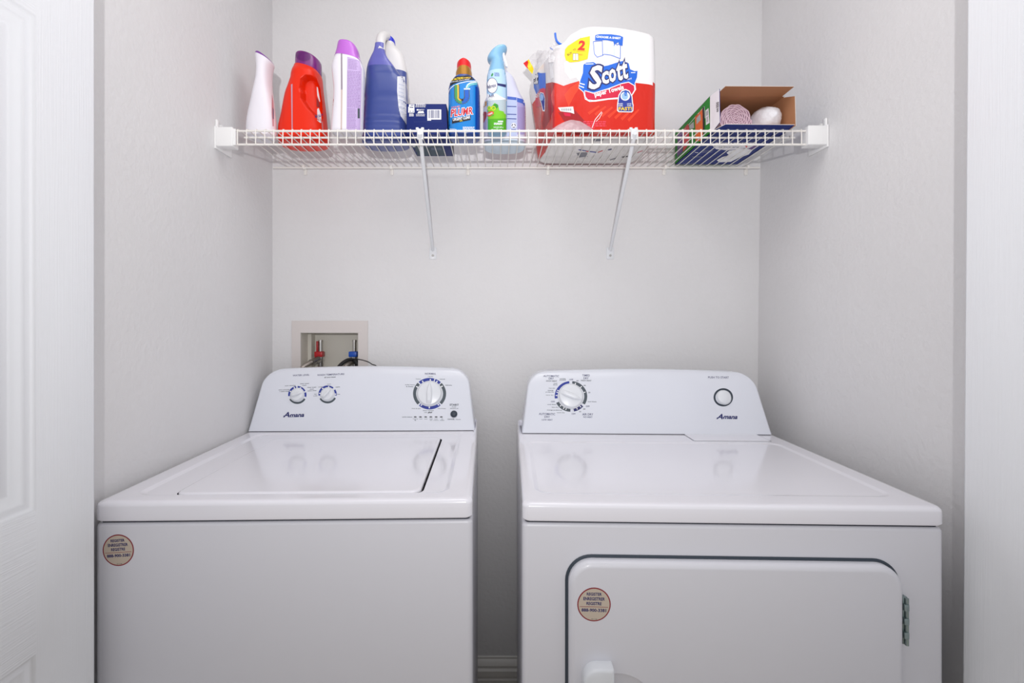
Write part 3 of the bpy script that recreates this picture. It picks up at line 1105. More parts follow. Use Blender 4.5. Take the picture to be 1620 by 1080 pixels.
s = sil([(276, 566, 733, 1, 0, 22), (262, 566, 735, 1, 0, 22), (200, 569, 734, 1, 0, 18), (186, 574, 728, 1, 0, 16), (178, 586, 714, .9, 0, 13), (174, 610, 690, .6, 0, 8)], T1, 1.37, 1.405, 0.041, 2.2, None, 3)
bm = NB(); sections(bm, s, 48)
cap = mk('cap', bm, m_mag, t, smooth=60)
P = Print(cap, T1, 2, 0.0006)
P.ellipse(648, 212, 50, 32, M('cap_dark_oval', (92, 8, 100), 0.3), 0, rot=8)
P.build('cap_mark', cap)
P = Print(body, T1, 2.5, 0.0005)
P.poly([(564, 405), (574, 400), (575, 712), (568, 712)], M('level_strip', (196, 150, 170), 0.35), 0)
P.poly([(738, 420), (746, 425), (762, 520), (758, 525), (742, 480)], m_white, 0)
P.poly([(742, 572), (752, 565), (768, 610), (772, 660), (764, 668), (742, 650)], m_white, 0)
P.text('Tide', 755, 618, 20, 60, m_blue, 1, 82)
P.poly([(737, 490), (757, 530), (760, 565), (738, 555)], M('label_maroon', (150, 40, 40), 0.4), 0)
P.poly([(768, 640), (779, 660), (784, 715), (774, 715)], M('label_pink', (210, 120, 120), 0.4), 1)
P.build('label', t)

# 3 white scent-booster bottle with lilac cap
rows = [(790, 826, 1034), (715, 825, 1036), (650, 828, 1038), (600, 832, 1040), (500, 839, 1043), (420, 842, 1045), (350, 836, 1048), (300, 830, 1048), (270, 829, 1046), (245, 834, 1037), (225, 842, 1030, 1, 0, 6), (212, 850, 1026, .95, 0, 10), (196, 852, 1024, .9, 0, 14)]
s = sil(rows, T1, 1.30, 1.322, 0.032, 2.6, ZS)
t = thing('scent_booster_bottle', 'waisted white bottle with a lilac cap and purple back label on the shelf', 'bottle', (s[0][1], 1.322, ZS))
bm = NB(); sections(bm, s, 48)
body = mk('bottle_body', bm, m_whitep, t, smooth=60)
s = sil([(208, 850, 1028, 1, 0, 18), (170, 862, 1014, 1, 0, 14), (140, 868, 1008, 1, 0, 10), (115, 874, 995, 1, 0, 6), (104, 880, 975, .9, 0, 3), (100, 895, 950, .6, 0, 0)], T1, 1.30, 1.322, 0.031, 2.6, None, 4)
bm = NB(); sections(bm, s, 48)
mk('cap', bm, M('lilac_cap', (186, 100, 206), 0.28, coat=0.2), t, smooth=60)
P = Print(body, T1, 2.5, 0.0005)
m_lil = M('lilac_label', (196, 172, 218), 0.4)
m_lilt = M('lilac_print', (150, 122, 178), 0.5)
P.poly([(948, 215), (1000, 228), (1030, 245), (1046, 300), (1044, 420), (1042, 500), (1036, 715), (942, 715)], m_lil, 0)
P.lines(955, 1020, range(232, 300, 10), 4, m_lilt, 1, 8, 3)
P.lines(948, 1038, range(312, 395, 10), 4, m_lilt, 1, 4, 4)
P.lines(948, 1036, range(404, 560, 10), 4, m_lilt, 1, 3, 5)
P.lines(948, 1010, range(568, 700, 10), 4, m_lilt, 1, 1, 6)
P.rect(1018, 568, 1032, 636, m_grey, 2)
P.poly([(904, 170), (914, 170), (916, 440), (905, 440)], M('seam_strip', (150, 138, 150), 0.4), 0)
P.poly([(905, 440), (916, 440), (912, 712), (902, 712)], M('seam_strip_tan', (206, 186, 180), 0.4), 0)
P.poly([(843, 500), (856, 505), (852, 550), (842, 580)], M('label_brown', (176, 110, 96), 0.4), 0)
P.build('label', t)

# 4 translucent jug of blue liquid
m_bluel = M('blue_liquid_plastic', (58, 74, 142), 0.28, coat=0.2)
m_clearp = M('milky_plastic', (216, 214, 214), 0.32)
m_viol = M('violet_liquid_plastic', (96, 98, 176), 0.28, coat=0.2)
rows = [(790, 42, 366), (715, 42, 362), (660, 42, 360), (600, 46, 358), (500, 54, 354), (400, 63, 349), (350, 68, 335, .95, -.001), (320, 71, 312, .85, -.004), (290, 78, 286, .72, -.010), (262, 89, 264, .58, -.018), (238, 104, 242, .46, -.025), (216, 120, 226, .38, -.031), (190, 138, 217, .32, -.036), (160, 147, 214, .30, -.038), (140, 149, 213, .28, -.038)]
s = sil(rows, T2, 1.375, 1.408, 0.050, 2.9, ZS, 5)
rear = sil([(420, 66, 346, .5), (360, 70, 347), (300, 78, 347), (262, 90, 345), (230, 102, 340), (200, 111, 334), (170, 122, 324), (145, 136, 308), (122, 156, 288, .9), (104, 184, 268, .8), (86, 198, 262, .75)], T2, 1.40, 1.432, 0.026, 2.3, None, 4)
LV = 2.006
t = thing('liquid_jug', 'translucent jug of dark blue liquid with a front grip and blue cap', 'jug', (s[0][1], 1.408, ZS))
bm = NB()
sections(bm, rear, 64, 0, lambda f: 1 if f.calc_center_median().z > 1.985 else 0)
sections(bm, s, 80, 0, lambda f: 2 if f.calc_center_median().z > 1.972 else 0)
for v in bm.verts:
    y = (511 - 0)  # ribs on the lower body
    zz = (v.co.z - 1.80) / 0.0165
    if 0 < zz < 5.4:
        sh = abs(math.sin(zz * math.pi))
        ang = math.atan2(v.co.y - 1.408, v.co.x - s[8][1])
        k = 0.0026 * (1 - sh) ** 2
        v.co.x -= math.cos(ang) * k; v.co.y -= math.sin(ang) * k
body = mk('jug_body', bm, [m_bluel, m_clearp, m_viol], t, smooth=60)
c0 = [(T2(182, 175), 1.350, .0130), (T2(181, 145), 1.351, .0134), (T2(182, 110), 1.354, .0134), (T2(190, 84), 1.362, .0134), (T2(205, 73), 1.376, .0125), (T2(222, 78), 1.398, .0115), (T2(230, 95), 1.424, .011)]
pts = [(*W(p[0], p[1], y + 0.018), r * 1.01) for p, y, r in c0]
pts = crom(pts, 5)
bm = NB()
tube(bm, [p[:3] for p in pts], 0.01, 20, radii=[p[3] for p in pts])
for f in bm.faces: f.material_index = 1 if f.calc_center_median().z > 2.010 else 0
mk('grip', bm, [m_viol, m_clearp], t, smooth=60, weld=False)
s = sil([(112, 214, 268), (95, 213, 269), (72, 214, 267), (62, 218, 258), (58, 226, 248)], T2, 1.41, 1.436, 0.020, 2.0, None, 3)
bm = NB(); sections(bm, s, 32)
mk('cap', bm, M('royal_blue_cap', (16, 34, 196), 0.3), t, smooth=50)
P = Print(body, T2, 2.5, 0.0005)
P.poly([(296, 350), (325, 348), (348, 352), (354, 480), (358, 600), (359, 680), (340, 650), (318, 620), (304, 560), (294, 450)], M('jug_label', (214, 216, 226), 0.35), 0)
P.lines(306, 342, range(400, 600, 26), 4, M('jug_label_print', (176, 184, 210), 0.5), 1, 18, 8, 3)
P.build('label', t)

# 5 navy carton
cart = thing('carton', 'small navy blue carton with barcode lying end-on behind the left brace', 'carton', (-0.195, 1.42, ZS))
m_navyb = M('navy_carton', (22, 38, 104), 0.55, spec=0.2)
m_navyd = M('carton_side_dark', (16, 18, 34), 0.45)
bm = NB()
cx0, cx1 = -0.2505, -0.1395
box(bm, cx0, cx1, 1.342, 1.492, ZS, 1.8525, 0.0012, 2)
for v in bm.verts:
    v.co.x += (v.co.y - 1.342) * 0.03
    if v.co.z > 1.85: v.co.x += 0.0
    if v.co.z < 1.77 and v.co.x > -0.15: v.co.x += 0.005
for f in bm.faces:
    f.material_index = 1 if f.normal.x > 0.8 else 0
cb = mk('carton_body', bm, [m_navyb, m_navyd], cart, smooth=30)
P = Print(cb, ZT(10.8, 636, 155))
P.rect(118, 108, 212, 165, m_white, 0); P.rect(106, 150, 212, 250, m_white, 0)
for x, y in ((160, 125), (185, 125), (155, 160), (183, 160), (140, 228), (190, 228)): P.ellipse(x, y, 11, 9, m_navyb, 1, 8)
P.lines(122, 210, (266, 284, 302), 10, m_white, 1, 0, 2, 3)
P.lines(235, 410, (104, 116), 7, m_white, 1, 0, 5, 6)
P.lines(228, 425, (132, 150), 7, m_white, 1, 0, 6, 6)
P.ellipse(265, 203, 17, 14, m_white, 1, 12); P.text('EMPTY', 330, 203, 105, 22, m_white, 1, 0, .3)
P.poly([(285, 225), (365, 222), (378, 258), (262, 262)], m_white, 0)
P.lines(240, 400, (276, 300), 9, m_white, 1, 0, 7, 5)
P.rect(432, 196, 670, 368, m_white, 0)
rnd = random.Random(3)
x = 448
while x < 645:
    w = rnd.choice((3, 5, 8)); P.rect(x, 208, x + w, 345, m_navyb, 1); x += w + rnd.choice((4, 6, 9))
P.rect(432, 372, 498, 386, m_white, 0)
P.line([(200, 410), (690, 405)], 3, M('carton_crease', (52, 70, 128), 0.5), 1)
P.build('printed_face', cart)
P = Print(cb, ZT(10.8, 636, 155))
m_fade = M('faded_print', (110, 116, 150), 0.5)
m_tealb = M('teal_print', (34, 62, 78), 0.5)
P.poly([(170, 800), (700, 800), (760, 1000), (230, 1000)], m_tealb, 0, 3)
P.build('printed_panel', cart)
P.text('W', 205, 826, 55, 26, m_white, 1, 0, 0, .03); P.text('INDEX', 430, 826, 120, 26, m_fade, 1, 0, 0, .02)
P.lines(500, 680, (850, 872), 10, m_fade, 1, 0, 9, 5)
P.text('NEW FRESH', 300, 640, 200, 22, m_fade, 1)
P.text('ORIGINAL', 590, 640, 170, 22, m_fade, 1)
P.build('printed_underside', cart)

# 6 drain opener bottle
rows = [(770, 645, 856), (720, 642, 858), (600, 640, 859), (500, 640, 858), (430, 641, 857), (400, 644, 853), (375, 654, 845), (355, 672, 826), (340, 686, 808, .85)]
s = sil(rows, T2, 1.335, 1.362, 0.040, 2.5, ZS)
t = thing('drain_opener_bottle', 'blue drain opener bottle with gold collar and red cap, beside the navy carton', 'bottle', (s[0][1], 1.362, ZS))
bm = NB(); sections(bm, s, 56)
m_cy = M('drain_blue', (20, 128, 208), 0.25, coat=0.3)
body = mk('bottle_body', bm, M('drain_bottle_base', (24, 70, 150), 0.25, coat=0.3), t, smooth=60)
s = sil([(352, 690, 804), (325, 690, 804), (298, 691, 803), (284, 696, 800), (278, 700, 797)], T2, 1.335, 1.362, 0.033, 2.0, None, 3)
bm = NB(); sections(bm, s, 40)
mk('collar', bm, M('gold_plastic', (176, 124, 46), 0.25, metal=0.4), t, smooth=50)
s = sil([(282, 698, 798), (270, 698, 798), (240, 699, 797), (230, 704, 792), (226, 720, 778)], T2, 1.335, 1.362, 0.0305, 2.0, None, 3)
bm = NB(); sections(bm, s, 40)
mk('cap', bm, M('red_cap', (222, 18, 24), 0.35), t, smooth=40)
P = Print(body, TP, 2.5, 0.0005)
P.poly([(72, 560), (72, 1000), (75, 1010), (490, 1010), (490, 330), (72, 330)], m_cy, 0)
P.poly([(430, 430), (490, 430), (490, 1010), (430, 1010)], M('drain_deep_blue', (14, 66, 158), 0.25), 1)
P.poly([(75, 500), (90, 440), (150, 400), (230, 370), (330, 350), (420, 345), (480, 365), (480, 310), (380, 275), (165, 305), (75, 370)], m_black, 2)
P.line([(80, 520), (100, 465), (150, 420), (230, 388), (330, 365), (470, 358)], 8, m_white, 3)
P.text('3X ACTION', 192, 332, 160, 30, M('yellow_ink', (246, 214, 30), 0.5), 4, -9, .3, .03)
P.text('FORMULA', 325, 318, 90, 20, M('yellow_ink2', (240, 196, 60), 0.5), 4, -4, .3, .02)
P.text('CLEARS HAIR, SOAP & GREASE', 225, 358, 260, 16, m_white, 4, -9, .2, .01)
m_pg = M('pipe_green', (70, 150, 90), 0.4); m_py = M('pipe_yellow', (220, 180, 60), 0.4); m_pt = M('pipe_teal', (110, 190, 200), 0.4); m_pb = M('pipe_blue', (20, 90, 190), 0.4)
def arcpts(cx, cy, rx, ry, a0, a1, n=10):
    return [(cx + rx * math.sin(R(a0 + (a1 - a0) * k / n)), cy - ry * math.cos(R(a0 + (a1 - a0) * k / n))) for k in range(n + 1)]
P.line([(190, 410), (190, 560)] + arcpts(255, 575, 65, 55, 270, 90) + [(318, 480)], 72, m_grey, 3)
P.line([(190, 410), (190, 560)] + arcpts(255, 575, 65, 55, 270, 180), 52, m_pg, 4)
P.line(arcpts(255, 575, 65, 55, 180, 90) + [(318, 480)], 52, m_pb, 4)
P.line([(205, 410), (208, 560)] + arcpts(255, 575, 50, 40, 270, 190), 20, m_py, 5)
P.line([(230, 610), (275, 610)], 26, m_black, 5)
P.line([(322, 455), (330, 425), (365, 398), (450, 385)], 44, m_pt, 5)
P.line([(316, 450), (326, 415), (365, 386), (445, 374)], 12, m_white, 6)
P.line([(282, 465), (362, 465)], 16, m_white, 6)
P.text('LIQUID', 178, 702, 112, 25, m_white, 4, -8, .2, .05, ref=.02)
P.text('LIQUID', 178, 702, 112, 25, M('red_ink', (196, 24, 52), 0.4), 5, -8, .2, .02)
P.text('PLUMR', 258, 765, 286, 96, m_white, 4, -7, .2, .085, ref=.03)
P.text('PLUMR', 258, 765, 286, 96, M('red_ink2', (200, 20, 46), 0.4), 5, -7, .2, .03)
P.poly([(130, 855), (372, 812), (366, 872), (128, 920)], m_black, 4)
P.text('URGENT CLEAR', 252, 850, 225, 40, m_white, 5, -9, .2, .03)
P.text('GEL', 246, 882, 40, 18, M('yellow_ink3', (246, 214, 30), 0.5), 5, -9)
P.lines(268, 425, (962, 976, 990), 8, m_white, 4, 0, 4, 5)
P.lines(100, 180, (985, 998), 7, m_white, 4, 4, 6, 4)
P.build('label', t)

# 7 air freshener spray
rows = [(760, 914, 1043), (715, 912, 1045), (600, 910, 1047), (500, 908, 1047), (400, 906, 1046), (360, 907, 1043), (330, 911, 1040), (300, 919, 1034), (275, 926, 1030), (250, 931, 1026)]
s = sil(rows, T2, 1.315, 1.325, 0.0285, 2.1, ZS)
t = thing('air_freshener_spray', 'pale blue air freshener spray with a green label, in front of the wide white bottle', 'spray bottle', (s[0][1], 1.325, ZS))
bm = NB(); sections(bm, s, 48)
m_pale = M('pale_blue_plastic', (128, 180, 216), 0.22, coat=0.2)
body = mk('spray_body', bm, m_pale, t, smooth=60)
s = sil([(262, 929, 1027, 1, 0, 0), (245, 929, 1022, 1, 0, -2), (225, 914, 1020, 1, 0, -6), (205, 911, 1030, 1, 0, -10), (185, 918, 1042, 1, 0, -12), (165, 935, 1047, 1, 0, -10), (150, 958, 1046, .9, 0, -6), (141, 985, 1038, .6, 0, -2)], T2, 1.315, 1.325, 0.026, 2.2, None, 4)
bm = NB(); sections(bm, s, 40)
mk('spray_head', bm, m_pale, t, smooth=60)
bm = NB()
pp = [W(*T2(x, y), 1.312) for x, y in ((1021, 192), (1026, 225), (1035, 250), (1043, 275), (1041, 284))]
tube(bm, crom([tuple(p) for p in pp], 4), 0.0035, 10)
mk('trigger', bm, m_whitep, t)
P = Print(body, TP, 2.5, 0.0005)
P.poly([(582, 240), (640, 215), (700, 200), (780, 198), (836, 235), (850, 300), (850, 620), (585, 620)], M('freshener_sky', (176, 208, 236), 0.3), 0)
P.poly([(585, 620), (590, 520), (640, 560), (700, 520), (760, 560), (850, 600), (850, 640), (585, 640)], m_white, 1)
P.poly([(585, 615), (850, 600), (850, 1005), (585, 1005)], M('fresh_grey', (176, 192, 200), 0.35), 2)
P.poly([(585, 770), (610, 690), (640, 700), (690, 645), (735, 700), (745, 745), (800, 760), (812, 790), (850, 800), (850, 1005), (585, 1005)], M('fresh_green', (120, 196, 34), 0.3), 3)
P.poly([(585, 860), (850, 850), (850, 1005), (585, 1005)], M('fresh_green_dark', (78, 168, 26), 0.3), 4)
P.ellipse(700, 690, 34, 30, M('leaf_dark', (46, 142, 38), 0.4), 4)
m_yg = M('yellow_green', (208, 214, 40), 0.4)
P.arc(620, 715, 26, 28, 10, 0, 360, m_yg, 5); P.arc(672, 718, 28, 30, 11, 0, 360, m_yg, 5)
P.ellipse(632, 790, 48, 30, M('red_oval', (222, 74, 44), 0.4), 5, rot=-25)
P.text('Gain', 632, 788, 62, 26, m_white, 6, -25, .2, .03)
P.ellipse(657, 808, 20, 14, M('leaf_mid', (60, 170, 60), 0.4), 5)
P.ellipse(655, 278, 12, 24, m_pg, 2, rot=25)
P.text('100%', 714, 258, 62, 18, m_blue, 2, 6); P.text('NATURAL', 716, 276, 70, 14, m_blue, 2, 6); P.text('AEROSOL', 716, 292, 66, 14, m_blue, 2, 6)
P.poly([(722, 388), (850, 408), (852, 448), (726, 418)], m_navy, 2)
P.ellipse(655, 420, 70, 103, m_navy, 3, 40); P.ellipse(655, 420, 64, 96, m_white, 4, 40)
P.text('febreze', 648, 425, 112, 50, m_navy, 5, -14, .1, .02)
P.text('AIR', 645, 555, 75, 42, m_navy, 3, -8, 0, .01)
P.text('long lasting', 635, 598, 50, 12, m_pg, 3, -6)
P.lines(728, 795, (882, 892), 8, m_white, 6, 0, 4, 2)
P.lines(678, 798, (910, 925), 10, m_white, 6, 0, 5, 4)
P.text('8.8 OZ 250 g', 735, 970, 120, 24, m_white, 6)
P.lines(640, 800, (995,), 8, m_white, 6, 0, 6, 5)
P.build('label', t)

# 8 wide white bottle behind
rows = [(860, 884, 1178), (780, 880, 1180), (700, 879, 1181), (600, 879, 1180), (540, 880, 1179), (500, 884, 1175), (470, 896, 1162), (440, 914, 1144), (410, 930, 1129), (380, 942, 1118), (350, 952, 1106), (330, 965, 1092), (315, 985, 1068), (300, 1000, 1050)]
s = sil(rows, T2, 1.385, 1.43, 0.050, 2.5, ZS, 4)
t = thing('cleaner_bottle', 'wide white bottle with sloping shoulders and blue bands, behind the air freshener', 'bottle', (s[0][1], 1.43, ZS))
bm = NB(); sections(bm, s, 56)
for v in bm.verts: pass
for f in bm.faces: f.material_index = 1 if f.calc_center_median().z < ZS + 0.012 else 0
body = mk('bottle_body', bm, [M('lilac_white_plastic', (214, 216, 236), 0.3), M('pale_blue_base', (200, 216, 228), 0.35)], t, smooth=60)
P = Print(body, TP, 2.5, 0.0005)
m_bb = M('band_blue', (70, 104, 196), 0.4); m_lab = M('label_pale', (188, 200, 232), 0.4); m_lb2 = M('label_lilac', (170, 164, 214), 0.4)
P.poly([(852, 560), (975, 575), (975, 1080), (850, 1080)], m_lab, 0)
P.poly([(980, 578), (1060, 600), (1102, 650), (1104, 1060), (980, 1060)], m_lb2, 0)
P.poly([(852, 560), (972, 575), (972, 612), (852, 600)], m_bb, 1)
P.poly([(978, 578), (1050, 598), (1100, 655), (1100, 715), (1050, 655), (978, 632)], m_bb, 1)
for y in (686, 790, 848): P.poly([(850, y), (970, y + 4), (970, y + 15), (850, y + 11)], m_blue, 1)
P.lines(990, 1095, range(700, 990, 16), 5, m_lilt, 1, 8, 12, 5)
P.ellipse(935, 945, 34, 36, m_white, 1)
for a in (0, 120, 240): P.arc(935, 947, 27, 27, 10, a + 15, a + 100, m_navy, 2)
P.rect(905, 993, 965, 1003, m_blue, 2)
P.build('label', t)
P.poly([(535, 640), (582, 622), (582, 680), (535, 710)], M('label_bronze', (190, 140, 80), 0.4), 1)
P.poly([(532, 770), (560, 760), (582, 770), (582, 830), (550, 900), (532, 920)], M('label_crimson', (160, 30, 70), 0.4), 1)
P.poly([(540, 790), (582, 780), (582, 1000), (536, 1000)], m_lb2, 0)
P.build('label', t)

# ------------------------------------------------------------------ pack of paper towels
pack = thing('paper_towel_pack', 'opened plastic pack of paper towels with red lower half on the shelf', 'paper towel pack', (0.30, 1.44, ZS))
m_wrapw = bump(M('wrapper_white', (236, 234, 236), 0.25, coat=0.2), 30, 0.25, 0.004)
m_red = bump(M('wrapper_red', (208, 32, 12), 0.25, coat=0.3), 26, 0.35, 0.006, (1, 1, 0.6))
m_under = bump(M('wrapper_under', (226, 222, 220), 0.3), 40, 0.5, 0.006)
bm = NB()
# plan outline of the soft pack (front left corner slack), clockwise points with bulging sides
plan = [(0.1480, 1.352), (0.1620, 1.330), (0.1950, 1.322), (0.2300, 1.322), (0.2650, 1.318), (0.3100, 1.314), (0.3600, 1.313), (0.4100, 1.316), (0.4340, 1.324), (0.4430, 1.345), (0.4460, 1.40), (0.4500, 1.48), (0.4450, 1.545), (0.42, 1.564),
        (0.35, 1.568), (0.25, 1.568), (0.16, 1.566), (0.118, 1.556), (0.106, 1.535), (0.112, 1.49), (0.124, 1.43), (0.136, 1.385)]
plan = crom([plan[-1]] + plan + [plan[0], plan[1]], 4)[4:-4]
def ztop(x, y):
    k = [(0.10, 2.065), (0.145, 2.000), (0.160, 2.008), (0.185, 2.012), (0.205, 2.035), (0.235, 2.052), (0.26, 2.056), (0.33, 2.050), (0.42, 2.036), (0.45, 2.028)]
    if x < 0.19: k = [(0.10, 2.0), (0.145, 1.998)] + k[2:]
    for (a, za), (b_, zb_) in zip(k, k[1:]):
        if x <= b_: return za + (zb_ - za) * max(0, (x - a)) / (b_ - a)
    return k[-1][1]
cxm, cym = 0.285, 1.44
rings = []
levels = [(0.0, 0.93), (0.012, 0.985), (0.04, 1.0)] + [(0.04 + 0.90 * k / 26, 1.0) for k in range(1, 27)] + [(0.97, 0.996), (0.988, 0.988), (0.998, 0.972), (1.003, 0.94), (1.006, 0.7), (1.006, 0.3)]
for t_, sc_ in levels:
    ring = []
    for (x, y) in plan:
        X = cxm + (x - cxm) * sc_; Y = cym + (y - cym) * sc_
        zt_ = ztop(X, Y)
        z = ZS + (zt_ - ZS) * t_
        # slack film: wrinkles, strongest at the left
        sl = max(0.0, min(1.0, (0.23 - X) / 0.06))
        nz = noise.noise(Vector((X * 22, Y * 22, z * 9)))
        amp = 0.0015 + 0.006 * sl
        d = Vector((X - cxm, Y - cym, 0)).normalized()
        if X < 0.16: X += (1 - t_) * 0.030 * min(1, (0.16 - X) / 0.04)
        side = min(1, t_ * 8) * (1 if t_ < 0.95 else 0.3)
        X += d.x * nz * amp * side; Y += d.y * nz * amp * side
        if t_ < 0.03: z = ZS + (0.0 if t_ == 0 else 0.002)
        ring.append(bm.verts.new((X, Y, z)))
    rings.append(ring)
def pm(f):
    c = f.calc_center_median()
    if c.z < ZS + 0.004: return 2
    return 1 if c.z < 1.900 + 0.2 * (c.y - 1.33) else 0
skin(bm, rings, 0, True, pm)
wrapper = mk('wrapper', bm, [m_wrapw, m_red, m_under], pack, smooth=60)
P = Print(wrapper, T3, 2.5, 0.0009)
m_sb = M('scott_blue', (18, 98, 208), 0.3); m_sy = M('badge_yellow', (250, 208, 8), 0.3); m_sr = M('badge_red', (212, 22, 20), 0.35); m_rib = M('ribbon_crimson', (206, 26, 66), 0.3)
m_dkr = M('wrapper_dark_red', (158, 22, 28), 0.3); m_w2 = M('print_white', (242, 242, 244), 0.3); m_or = M('wrapper_orange_red', (226, 62, 32), 0.3); m_lblue = M('splash_pale', (150, 190, 236), 0.35)
# red lower field with wavy top edge
P.poly([(278, 441), (320, 432), (350, 440), (395, 458), (440, 442), (500, 425), (560, 470), (860, 490), (900, 480), (960, 472), (1000, 477), (1026, 490), (1026, 800), (232, 800), (262, 600)], m_red, 0)
P.poly([(278, 441), (320, 432), (340, 438), (310, 520), (330, 620), (300, 700), (262, 760), (250, 720), (268, 600)], m_dkr, 1)
P.poly([(400, 520), (440, 470), (500, 430), (520, 450), (470, 520), (430, 600)], m_or, 1)
P.poly([(360, 640), (470, 620), (560, 720), (600, 780), (480, 790), (400, 700)], m_dkr, 1)
for k in range(7):
    x = 560 + k * 45
    P.poly([(x, 640 + k * 8), (x + 75, 590 + k * 4), (x + 82, 600 + k * 4), (x + 12, 655 + k * 8)], m_or, 1)
P.build('red_field', pack)
# slack film at the emptied left; shade inside it put into the grey
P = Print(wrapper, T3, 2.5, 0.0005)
m_slack = bump(M('slack_film_shaded', (208, 204, 206), 0.2, coat=0.3), 30, 0.5, 0.005)
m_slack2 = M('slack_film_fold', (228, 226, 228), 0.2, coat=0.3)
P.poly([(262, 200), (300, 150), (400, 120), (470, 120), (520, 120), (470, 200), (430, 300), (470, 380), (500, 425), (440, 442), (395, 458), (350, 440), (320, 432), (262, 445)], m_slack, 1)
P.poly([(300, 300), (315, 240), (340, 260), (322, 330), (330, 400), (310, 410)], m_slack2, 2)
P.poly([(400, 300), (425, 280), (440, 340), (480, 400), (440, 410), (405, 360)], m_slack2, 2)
P.build('slack_film_shaded', pack)
P = Print(wrapper, T3, 2.5, 0.0009)
# top white sheet picture
P.poly([(612, 112), (640, 105), (720, 106), (780, 115), (802, 125), (798, 185), (775, 180), (770, 160), (740, 175), (735, 155), (690, 146), (610, 148)], m_sb, 1)
P.text('CHOOSE A SHEET', 702, 128, 168, 15, m_w2, 2, 4, 0, .04)
P.line([(598, 155), (606, 240), (625, 262), (662, 250), (672, 242), (720, 248), (782, 272), (784, 170)], 4, m_sb, 1)
P.line([(598, 155), (660, 150), (662, 250)], 4, m_sb, 1)
P.line([(690, 148), (692, 243)], 2, m_lblue, 1); P.line([(738, 175), (740, 255)], 2, m_lblue, 1); P.line([(738, 185), (752, 165), (760, 180), (784, 165)], 4, m_sb, 1)
# yellow badge
P.poly([(405, 210), (425, 185), (480, 150), (510, 132), (576, 118), (575, 170), (560, 275), (500, 292), (440, 298), (412, 285), (402, 250)], m_sy, 1)
P.text('2', 520, 182, 48, 68, m_sr, 2, 4, .12, .05)
P.poly([(460, 238), (475, 236), (475, 282), (459, 282)], m_w2, 2); P.poly([(480, 236), (495, 238), (495, 282), (480, 282)], m_w2, 2)
P.line([(459, 238), (495, 238), (496, 283), (458, 283)], 2.5, m_grey, 3, True)
P.text('BUY', 437, 240, 35, 14, m_black, 2, -30); P.text('TO', 470, 212, 20, 14, m_black, 2, -40); P.line([(485, 222), (545, 222)], 2, m_sr, 2)
P.text('ROLLS', 512, 245, 24, 8, m_sr, 2)
# blue splash logo
spl = [(530, 315), (550, 300), (600, 296), (622, 310), (640, 330), (700, 318), (780, 292), (800, 288), (840, 305), (850, 345), (880, 358), (900, 355), (896, 400), (880, 440), (885, 480), (860, 520), (815, 540), (700, 548), (620, 560), (575, 562), (545, 545), (535, 500), (500, 470), (510, 420), (527, 370)]
P.poly([(700 + (x - 700) * 1.025, 428 + (y - 428) * 1.04) for x, y in spl], m_w2, 1)
P.poly(spl, m_sb, 2)
P.poly([(537, 488), (600, 505), (700, 475), (790, 440), (840, 430), (880, 455), (884, 485), (862, 525), (820, 538), (700, 548), (600, 562), (560, 558), (542, 535)], m_w2, 3)
P.poly([(541, 494), (600, 512), (700, 482), (790, 446), (838, 436), (875, 458), (878, 485), (858, 520), (818, 533), (700, 543), (602, 556), (562, 552), (546, 532)], m_rib, 4)
P.line([(503, 440), (540, 450)], 7, m_w2, 3); P.line([(500, 458), (535, 470)], 7, m_w2, 3)
P.line([(545, 310), (600, 308)], 5, m_w2, 3); P.line([(855, 368), (885, 368)], 5, m_w2, 3)
for bd_, mt, ly in ((.085, m_navy, 4), (.03, m_w2, 5)):
    P.text('S', 615, 400, 86, 160, mt, ly, -6, .22, bd_, ref=.03)
    P.text('c', 680, 402, 50, 86, mt, ly, -10, .16, bd_, ref=.03)
    P.text('o', 729, 388, 50, 90, mt, ly, -12, .16, bd_, ref=.03)
    P.text('t', 776, 362, 40, 122, mt, ly, -14, .16, bd_, ref=.03)
    P.text('t', 812, 350, 40, 124, mt, ly, -14, .16, bd_, ref=.03)
P.text('Brand', 840, 411, 36, 12, m_w2, 4, -12)
P.text('paper Towels', 706, 497, 205, 42, m_w2, 6, -15, 0, .03)
# drop badge
P.poly([(762, 575), (770, 520), (790, 490), (818, 480), (845, 492), (864, 530), (868, 575), (872, 590), (870, 630), (860, 640), (770, 638), (760, 628), (760, 590)], m_w2, 6)
P.poly([(768, 578), (775, 525), (793, 497), (818, 488), (842, 498), (858, 532), (862, 578), (866, 592), (864, 627), (856, 634), (773, 632), (766, 624), (765, 592)], m_blue, 7)
P.ellipse(815, 530, 32, 30, m_w2, 8); P.ellipse(813, 530, 22, 24, m_lblue, 9); P.ellipse(818, 512, 10, 18, m_sb, 9)
P.text('RAPID', 784, 582, 30, 10, m_w2, 8); P.text('LOCK', 843, 582, 30, 10, m_w2, 8); P.text('PAPER', 784, 595, 30, 9, m_w2, 8); P.text('TOWEL', 843, 595, 30, 9, m_w2, 8)
P.text('FAST!', 815, 615, 90, 24, m_sy, 8, 0, .05, .03)
# barcode patch and pink fine print
P.poly([(358, 606), (400, 604), (460, 600), (468, 650), (440, 640), (375, 632)], m_w2, 4)
for k in range(12): P.rect(380 + k * 6, 612, 382.5 + k * 6, 630, m_black, 5)
P.poly([(393, 640), (440, 645), (445, 668), (405, 664)], m_rib, 4)
m_pink = M('fine_print_pink', (236, 70, 96), 0.4)
P.lines(530, 690, (700, 714, 728), 7, m_pink, 3, 0, 3, 7); P.lines(545, 610, (742,), 7, m_pink, 3, 0, 8, 4)
P.line([(590, 745), (610, 690), (655, 635)], 4, m_w2, 4); P.line([(660, 640), (640, 680), (618, 700)], 3, m_w2, 4)
P.build('printed_front', pack)
